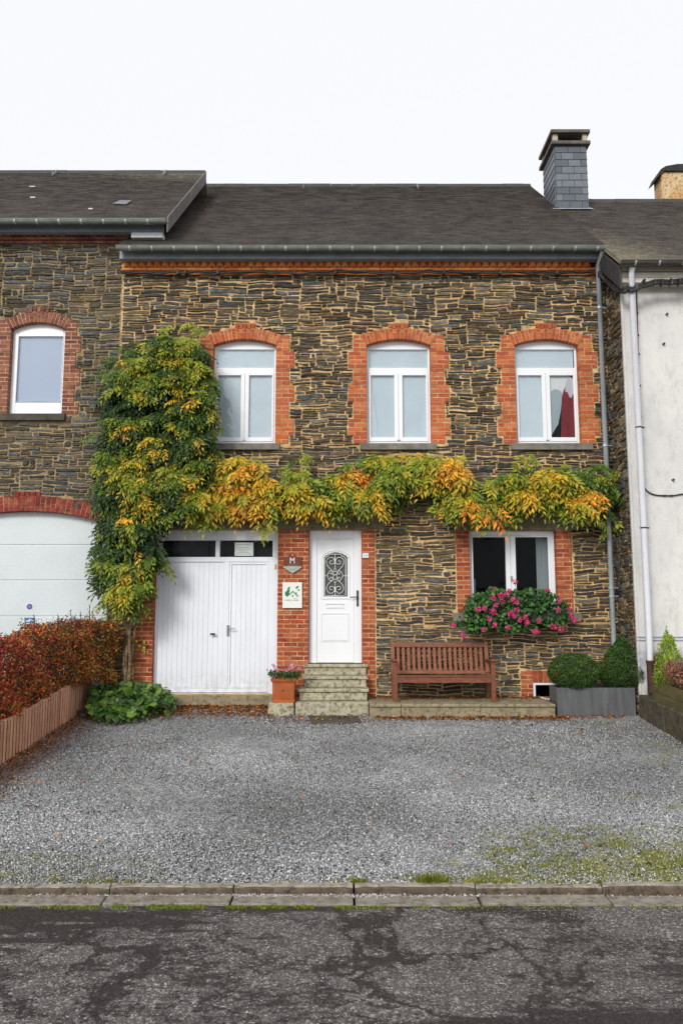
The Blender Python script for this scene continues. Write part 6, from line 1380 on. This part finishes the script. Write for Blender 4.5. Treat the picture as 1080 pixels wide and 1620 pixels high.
uv = sample_poly(gpoly, 2600); B = unproj(uv, FY - RN.uniform(.06, .47, 2600)); GC = np.array([lin(44, 84, 36), lin(34, 70, 30), lin(62, 104, 42), lin(78, 120, 50), lin(50, 92, 44)])
v, f, c = ivyleaf(B, rv(2600, .5) + [0, -.7, .6], RN.uniform(.04, .085, 2600), GC[RN.integers(0, 5, 2600)] * RN.uniform(.7, 1.25, (2600, 1))); parts = [(v, f, c)]
ex_ = np.array([(718, 990), (722, 986), (728, 988), (730, 982), (726, 992), (905, 980), (908, 975), (893, 995)]); ex_ = np.repeat(ex_, 4, 0) + RN.normal(0, 3, (32, 2)); B = unproj(ex_, FY - RN.uniform(.15, .4, 32)); parts.append(ivyleaf(B, rv(32, .5) + [0, -.8, .5], RN.uniform(.04, .07, 32), GC[RN.integers(0, 5, 32)]))
V, Fc, C = tri_mesh(parts); fast('foliage', V, Fc, C, MFOL, GE)
fl = [(778, 932.5), (814, 921), (805, 935), (780, 946), (791, 942), (799, 941), (794, 951), (784, 957), (756, 964), (766, 962), (777, 967), (781, 969), (811, 948), (817, 954), (817, 965), (808, 969), (806, 972), (812, 975), (822, 981), (830, 976), (833, 984), (851, 982), (832, 985), (844, 998), (849, 1000), (874, 991), (877, 992), (887, 995), (882, 964), (884, 950), (903, 975), (908, 982), (865, 934), (782, 989), (765, 996), (774, 979), (716, 989), (732, 1005), (802, 994), (900, 965)]
V, Fc, C = flower_heads(fl, lambda u, v_: FY - .49 - (.02 if v_ > 940 else -.1), .040, [lin(232, 66, 142), lin(214, 50, 124), lin(244, 110, 168), lin(236, 92, 160)], 46, .027)
fast('flowers', V, Fc, C, MPET, GE)
m2 = MB()
for u, v_ in ((814, 921), (805, 935), (716, 989), (732, 1005), (865, 934), (908, 982)):
    x, z = P(u, v_, FY - .4); xx, zz2 = P(u + (12 if u < 740 else -8 if u > 890 else 1), v_ + (-4 if u < 740 else 25 if v_ < 940 else 0), FY - .3); m2.tube([(xx, FY - .3, zz2), ((x + xx) / 2, FY - .36, (z + zz2) / 2 + .01), (x, FY - .42, z)], .003, 5).cut()
m2.each('stem', simple('green_stem', lin(80, 100, 50)), GE)
# concrete block, terracotta pot and pansies
by = 11.98; bx0, bx1 = PX(423.5, 1122, by), PX(465.5, 1122, by); bzt = PZ(1112, by)
m2 = MB(); m2.hexa([(bx0 - .012, by, gz(by) - .1), (bx1, by, gz(by) - .1), (bx1, by + .42, gz(by) - .1), (bx0 - .012, by + .42, gz(by) - .1), (bx0 + .012, by + .012, bzt), (bx1 - .01, by + .012, bzt), (bx1 - .01, by + .41, bzt), (bx0 + .012, by + .41, bzt)])
tag(m2.build('concrete_block', MSTEP, bevel=.022, seg=3), 'small rough concrete block left of the doorsteps carrying the terracotta pot', 'block')
ty = by + .03; tx0, tx1 = PX(429.5, 1110, ty), PX(466, 1110, ty); ux0, ux1 = PX(429.5, 1080, ty), PX(467, 1080, ty); zt_ = PZ(1073.5, ty)
PT = thing('terracotta_pot', 'square terracotta pot with pink pansies on the concrete block beside the steps', 'flower pot', ((tx0 + tx1) / 2, ty + .17, bzt))
def frust(mb, a, b, y0, y1, z0, a2, b2, y2, y3, z1): mb.hexa([(a, y0, z0), (b, y0, z0), (b, y1, z0), (a, y1, z0), (a2, y2, z1), (b2, y2, z1), (b2, y3, z1), (a2, y3, z1)])
m2 = MB(); yw = .35; frust(m2, tx0 + .012, tx1 - .012, ty + .01, ty + yw, bzt + .05, ux0 + .012, ux1 - .012, ty - .0, ty + yw + .01, zt_ - .055)
frust(m2, tx0 - .0, tx1, ty, ty + yw + .01, bzt + .001, tx0 + .004, tx1 - .004, ty + .004, ty + yw + .006, bzt + .049); m2.build('body', MTERRA, PT, bevel=.006)
m2 = MB(); frust(m2, ux0 - .004, ux1 + .004, ty - .014, ty + yw + .02, zt_ - .054, ux0 - .018, ux1 + .018, ty - .028, ty + yw + .03, zt_); m2.build('rim', MTERRA, PT, bevel=.01, seg=3)
m2 = MB(); cx_ = (ux0 + ux1) / 2; zc_ = PZ(1091, ty); m2.tube([(cx_ - .01, ty + .0, zc_), (cx_, ty - .018, zc_)], [.022, .012], 8); m2.build('boss', MTERRA, PT, smooth=True)
PA = thing('pansies', 'pink and white pansies with dark green leaves growing in the square terracotta pot', 'pansies', (cx_, ty + .17, zt_))
poly = [(424, 1068), (428, 1060), (436, 1062), (450, 1064), (462, 1061), (474, 1062), (477, 1067), (470, 1074), (455, 1076), (440, 1074), (428, 1072)]
uv = sample_poly(poly, 620); B = unproj(uv, ty + RN.uniform(-.06, .34, 620)); v, f = leaf_geo(B, rv(620, .6) + [0, -.3, .3], rv(620, .5) + [0, -.5, .7], RN.uniform(.03, .05, 620), RN.uniform(.018, .028, 620)); fast('foliage', v, f, np.repeat(GC[RN.integers(0, 5, 620)] * RN.uniform(.6, 1.1, (620, 1)), 4, 0), MFOL, PA)
V, Fc, C = flower_heads([(423.5, 1060), (434, 1056.5), (438, 1059.5), (432, 1052), (454, 1060), (457, 1059), (463, 1051.5), (464, 1054.5), (460.5, 1055.5), (472, 1057), (474, 1056), (434, 1070), (439, 1060)], lambda u, v_: ty + .02, .022, [lin(244, 158, 212), lin(250, 214, 232), lin(226, 130, 190), lin(252, 226, 238), lin(180, 110, 150)], 16, .026); fast('flowers', V, Fc, C, MPET, PA)
# creeper leaves low on the left pier and the tiny weed in the wall
SL = thing('wall_weed', 'few small green and yellow leaves on the brick pier beside the vine trunk', 'plant', (PX(228, 1030, 12.6), 12.6, 1.0)); uv = np.repeat(np.array([(226, 1024), (228, 1030), (222, 1022), (235, 948), (240, 946), (228, 1018), (210, 1028), (212, 1015), (208, 1040)], float), 5, 0); uv += RN.normal(0, 2.4, uv.shape); n = len(uv); v, f, c = ivyleaf(unproj(uv, RN.uniform(12.5, 12.62, n)), rv(n, .4) + [0, -.9, .4], RN.uniform(.03, .06, n), np.array([GRN, YGR * .8, YEL * .8])[RN.integers(0, 3, n)]); fast('foliage', v, f, c, MFOL, SL)
SL = thing('wall_weed', 'small green weed growing from a mortar joint right of the front door lintel', 'plant', (PX(642, 840, FY), FY - .03, PZ(842, FY))); uv = np.repeat(np.array([(644, 829), (642, 833), (641, 840), (643, 845)], float), 7, 0); uv += RN.normal(0, 1.6, uv.shape); n = len(uv); v, f, c = ivyleaf(unproj(uv, FY - RN.uniform(.02, .05, n)), rv(n, .5) + [0, -.9, .3], RN.uniform(.02, .04, n), np.array([GRN, DGR, GRN * 1.3])[RN.integers(0, 3, n)]); fast('foliage', v, f, c, MFOL, SL)

# ================================================================== LOOSE STUFF ON THE GROUND
def gzn(x, y): return gz(y) - .006
def chips(name, x, y, size, col, zf=None):
    n = len(x); z = (gz(y) if zf is None else zf) + size * .15 - .006; base = np.array([(1, 0, 0), (0, 1, 0), (-1, 0, 0), (0, -1, 0), (0, 0, .7), (0, 0, -.7)]); q = unit(RN.normal(0, 1, (n, 4))); w, a, b, c = q.T
    Rm = np.stack([1 - 2 * (b * b + c * c), 2 * (a * b - c * w), 2 * (a * c + b * w), 2 * (a * b + c * w), 1 - 2 * (a * a + c * c), 2 * (b * c - a * w), 2 * (a * c - b * w), 2 * (b * c + a * w), 1 - 2 * (a * a + b * b)], 1).reshape(n, 3, 3)
    loc = base[None] * RN.uniform(.6, 1.2, (n, 6, 1)) * size[:, None, None] * .5 * np.array([1, .8, .6]); v = np.einsum('nij,nkj->nki', Rm, loc) + np.stack([x, y, z], 1)[:, None]
    f0 = np.array([(0, 1, 4), (1, 2, 4), (2, 3, 4), (3, 0, 4), (1, 0, 5), (2, 1, 5), (3, 2, 5), (0, 3, 5)]); f = (np.arange(n)[:, None, None] * 6 + f0[None]).reshape(-1, 3)
    return fast(name, v.reshape(-1, 3), f, np.repeat(col, 6, 0), MCHIP)
mc = Mt('loose_chip'); MCHIP = mc.out(mc.n('Attribute', attribute_name='Col').outputs['Color'], .8, spec=.3)
n = 110000; x = RN.uniform(-3.95, 5.2, n); y = KY + .0 + (RN.random(n) ** 1.5) * 6.2
keep = (np.abs(x) < y * .47 + .4); x, y = x[keep], y[keep]; n = len(x)
gy_ = np.clip(RN.normal(.32, .27, n), .015, .95); cc = np.stack([gy_ * 1.0, gy_, gy_ * 1.0], 1)
tone = .5 + .5 * np.sin(x * 1.3 + y * .7) * np.sin(y * 1.7 - x * .5)
cc *= (.8 + .4 * tone)[:, None]; struct(chips('loose_gravel', x, y, RN.uniform(.010, .024, n), cc), 'stuff')
n = 1500; x = RN.normal(-.35, .7, n); x = np.where(RN.random(n) < .2, RN.uniform(-3, 3, n), x); y = RN.uniform(KY - .115, KY - .075, n) - np.abs(RN.normal(0, .014, n)); gy_ = RN.uniform(.1, .6, n); struct(chips('gutter_pebbles', x, y, RN.uniform(.008, .03, n), np.stack([gy_ * np.where(RN.random(n) < .1, 1.7, 1), gy_, gy_ * .95], 1).clip(0, .8), zt - .052), 'stuff')
n = 2600; x = RN.uniform(-3, 3, n); y = 5.96 - np.abs(RN.normal(0, .16, n)); gy_ = RN.uniform(.1, .5, n); struct(chips('road_grit', x, y, RN.uniform(.004, .012, n), np.stack([gy_, gy_ * .98, gy_ * .98], 1), -.460), 'stuff')
# moss line between gutter stones and road
n = 9000; x = np.where(RN.random(n) < .75, RN.normal(-.95, .75, n), RN.uniform(-3, 3, n)); y = 5.94 + RN.normal(0, .016, n); w_ = np.sin(x * 9) + np.sin(x * 23 + 1) > -.6; x, y = x[w_], y[w_]; n = len(x)
v, f = leaf_geo(np.stack([x, y, np.full(n, -.464)], 1), rv(n, .6) + [0, -.2, 1], rv(n), RN.uniform(.008, .02, n), RN.uniform(.004, .007, n)); struct(fast('moss', v, f, np.repeat(np.array([lin(120, 140, 30), lin(150, 164, 40), lin(88, 104, 26)])[RN.integers(0, 3, n)], 4, 0), MFOL), 'stuff')
# grass tufts and creeping green
parts = []
def tuft(u, v_, r, n, h, cols=(lin(120, 134, 40), lin(146, 152, 56), lin(96, 110, 36), lin(170, 160, 80))):
    x, y, z = G(u, v_); x = x + RN.normal(0, r, n); y = np.maximum(y + RN.normal(0, r * .6, n), KY + .01); d = rv(n, .55) + [0, 0, 1]
    v, f = leaf_geo(np.stack([x, y, gz(y) - .01], 1), d, rv(n), h * RN.uniform(.5, 1.2, n), .005 * RN.uniform(.8, 1.4, n), .1); parts.append((v, f, np.repeat(np.array(cols)[RN.integers(0, len(cols), n)] * RN.uniform(.7, 1.2, (n, 1)), 4, 0)))
for a in ((684, 1396, .055, 520, .08), (670, 1397, .03, 120, .05), (566, 1398, .03, 150, .05), (560, 1392, .025, 60, .04), (770, 1394, .10, 420, .04), (800, 1392, .06, 200, .035), (748, 1396, .05, 120, .04), (975, 1334, .09, 260, .04), (808, 1342, .05, 260, .02), (930, 1372, .12, 260, .03), (1050, 1368, .12, 420, .035), (1030, 1350, .1, 240, .03), (870, 1366, .12, 220, .03), (640, 1388, .05, 90, .03), (90, 1392, .05, 90, .03), (145, 1394, .04, 90, .03), (10, 1384, .08, 160, .03), (50, 1360, .15, 160, .025), (175, 1395, .02, 90, .045), (205, 1394, .03, 70, .03), (450, 1396, .04, 60, .025), (530, 1394, .04, 60, .025), (1040, 1178, .12, 200, .03), (1060, 1192, .1, 200, .03), (1065, 1160, .12, 200, .03), (1035, 1202, .1, 120, .03), (968, 1143, .1, 260, .02), (1000, 1260, .08, 70, .03), (1065, 1277, .06, 120, .03), (860, 1262, .06, 50, .03), (560, 1404, .006, 60, .05), (952, 1404, .006, 50, .05)): tuft(*a)
for k in range(420):
    u, v_ = RN.uniform(760, 1080), 1398 - 95 * RN.random() ** 1.3; tuft(u, v_, .03, int(RN.integers(8, 40)), RN.uniform(.012, .028))
for k in range(90): tuft(RN.uniform(0, 260), RN.uniform(1350, 1398), .04, int(RN.integers(6, 22)), RN.uniform(.012, .025))
V, Fc, C = tri_mesh(parts); struct(fast('grass', V, Fc, C, MFOL), 'stuff')
# fallen leaves
parts = []
LC = np.array([lin(176, 96, 40), lin(142, 74, 36), lin(200, 120, 44), lin(110, 62, 38), lin(214, 150, 52), lin(90, 58, 40)])
def litter(x, y, z, size, tilt=.35):
    n = len(x); N = rv(n, tilt) + [0, 0, 1]; D = rv(n) * [1, 1, .15]; v, f = leaf_geo(np.stack([x, y, z + .008], 1), D, N, size, size * .55, .35); parts.append((v, f, np.repeat(LC[RN.integers(0, 6, n)] * RN.uniform(.6, 1.15, (n, 1)), 4, 0)))
def lit_ground(x0, x1, y0, y1, n, s=.045, pw=1.):
    x = RN.uniform(x0, x1, n); y = y1 - (y1 - y0) * RN.random(n) ** pw; litter(x, y, gz(y) + RN.uniform(0, .02, n), s * RN.uniform(.5, 1.3, n))
lit_ground(-2.9, -.95, 11.9, 12.58, 1500, .05, 1.6); lit_ground(-3.2, -.6, 11.6, 12.3, 260, .045, 1.5); lit_ground(-1.1, .6, 11.5, 11.95, 160, .045, 1.5)
lit_ground(.5, 3.4, 11.62, 11.8, 900, .042, 1.8); lit_ground(.5, 3.5, 11.4, 11.8, 160, .04, 1.5); lit_ground(3.2, 4.3, 11.7, 11.9, 160, .04)
n = 2200; y = RN.uniform(7.2, 12, n); x = XPAL + .04 + np.abs(RN.normal(0, .22, n)); litter(x, y, gz(y) + RN.uniform(0, .02, n), .035 * RN.uniform(.5, 1.2, n))
n = 700; x = RN.uniform(.48, 3.45, n); y = FY - .03 - np.abs(RN.normal(0, .12, n)); litter(x, y, np.full(n, zl), .04 * RN.uniform(.5, 1.3, n)); n = 130; x = RN.uniform(.48, 4.3, n); y = RN.uniform(11.85, 12.6, n); litter(x, y, np.full(n, zl), .035 * RN.uniform(.5, 1.2, n))
lit_ground(-3.8, 4.8, 6.4, 12, 130, .045); lit_ground(-3.9, -2.2, 8.5, 11.8, 120, .04); x = np.array([.93, -.35, .25]); y = np.array([12.15, 12.5, 12.5]); 
for u, v_, s_ in ((915, 1156, .09), (843, 1147, .08), (930, 1340, .06), (945, 1340, .05), (1020, 1368, .07), (304, 1206, .07), (505, 1177, .06), (740, 1178, .05)):
    a, b, c = G(u, v_); litter(np.array([a, a + .02]), np.array([b, b + .01]), np.array([c, c + .008]), np.array([s_, s_ * .8]))
V, Fc, C = tri_mesh(parts); struct(fast('fallen_leaves', V, Fc, C, MFOL), 'stuff')
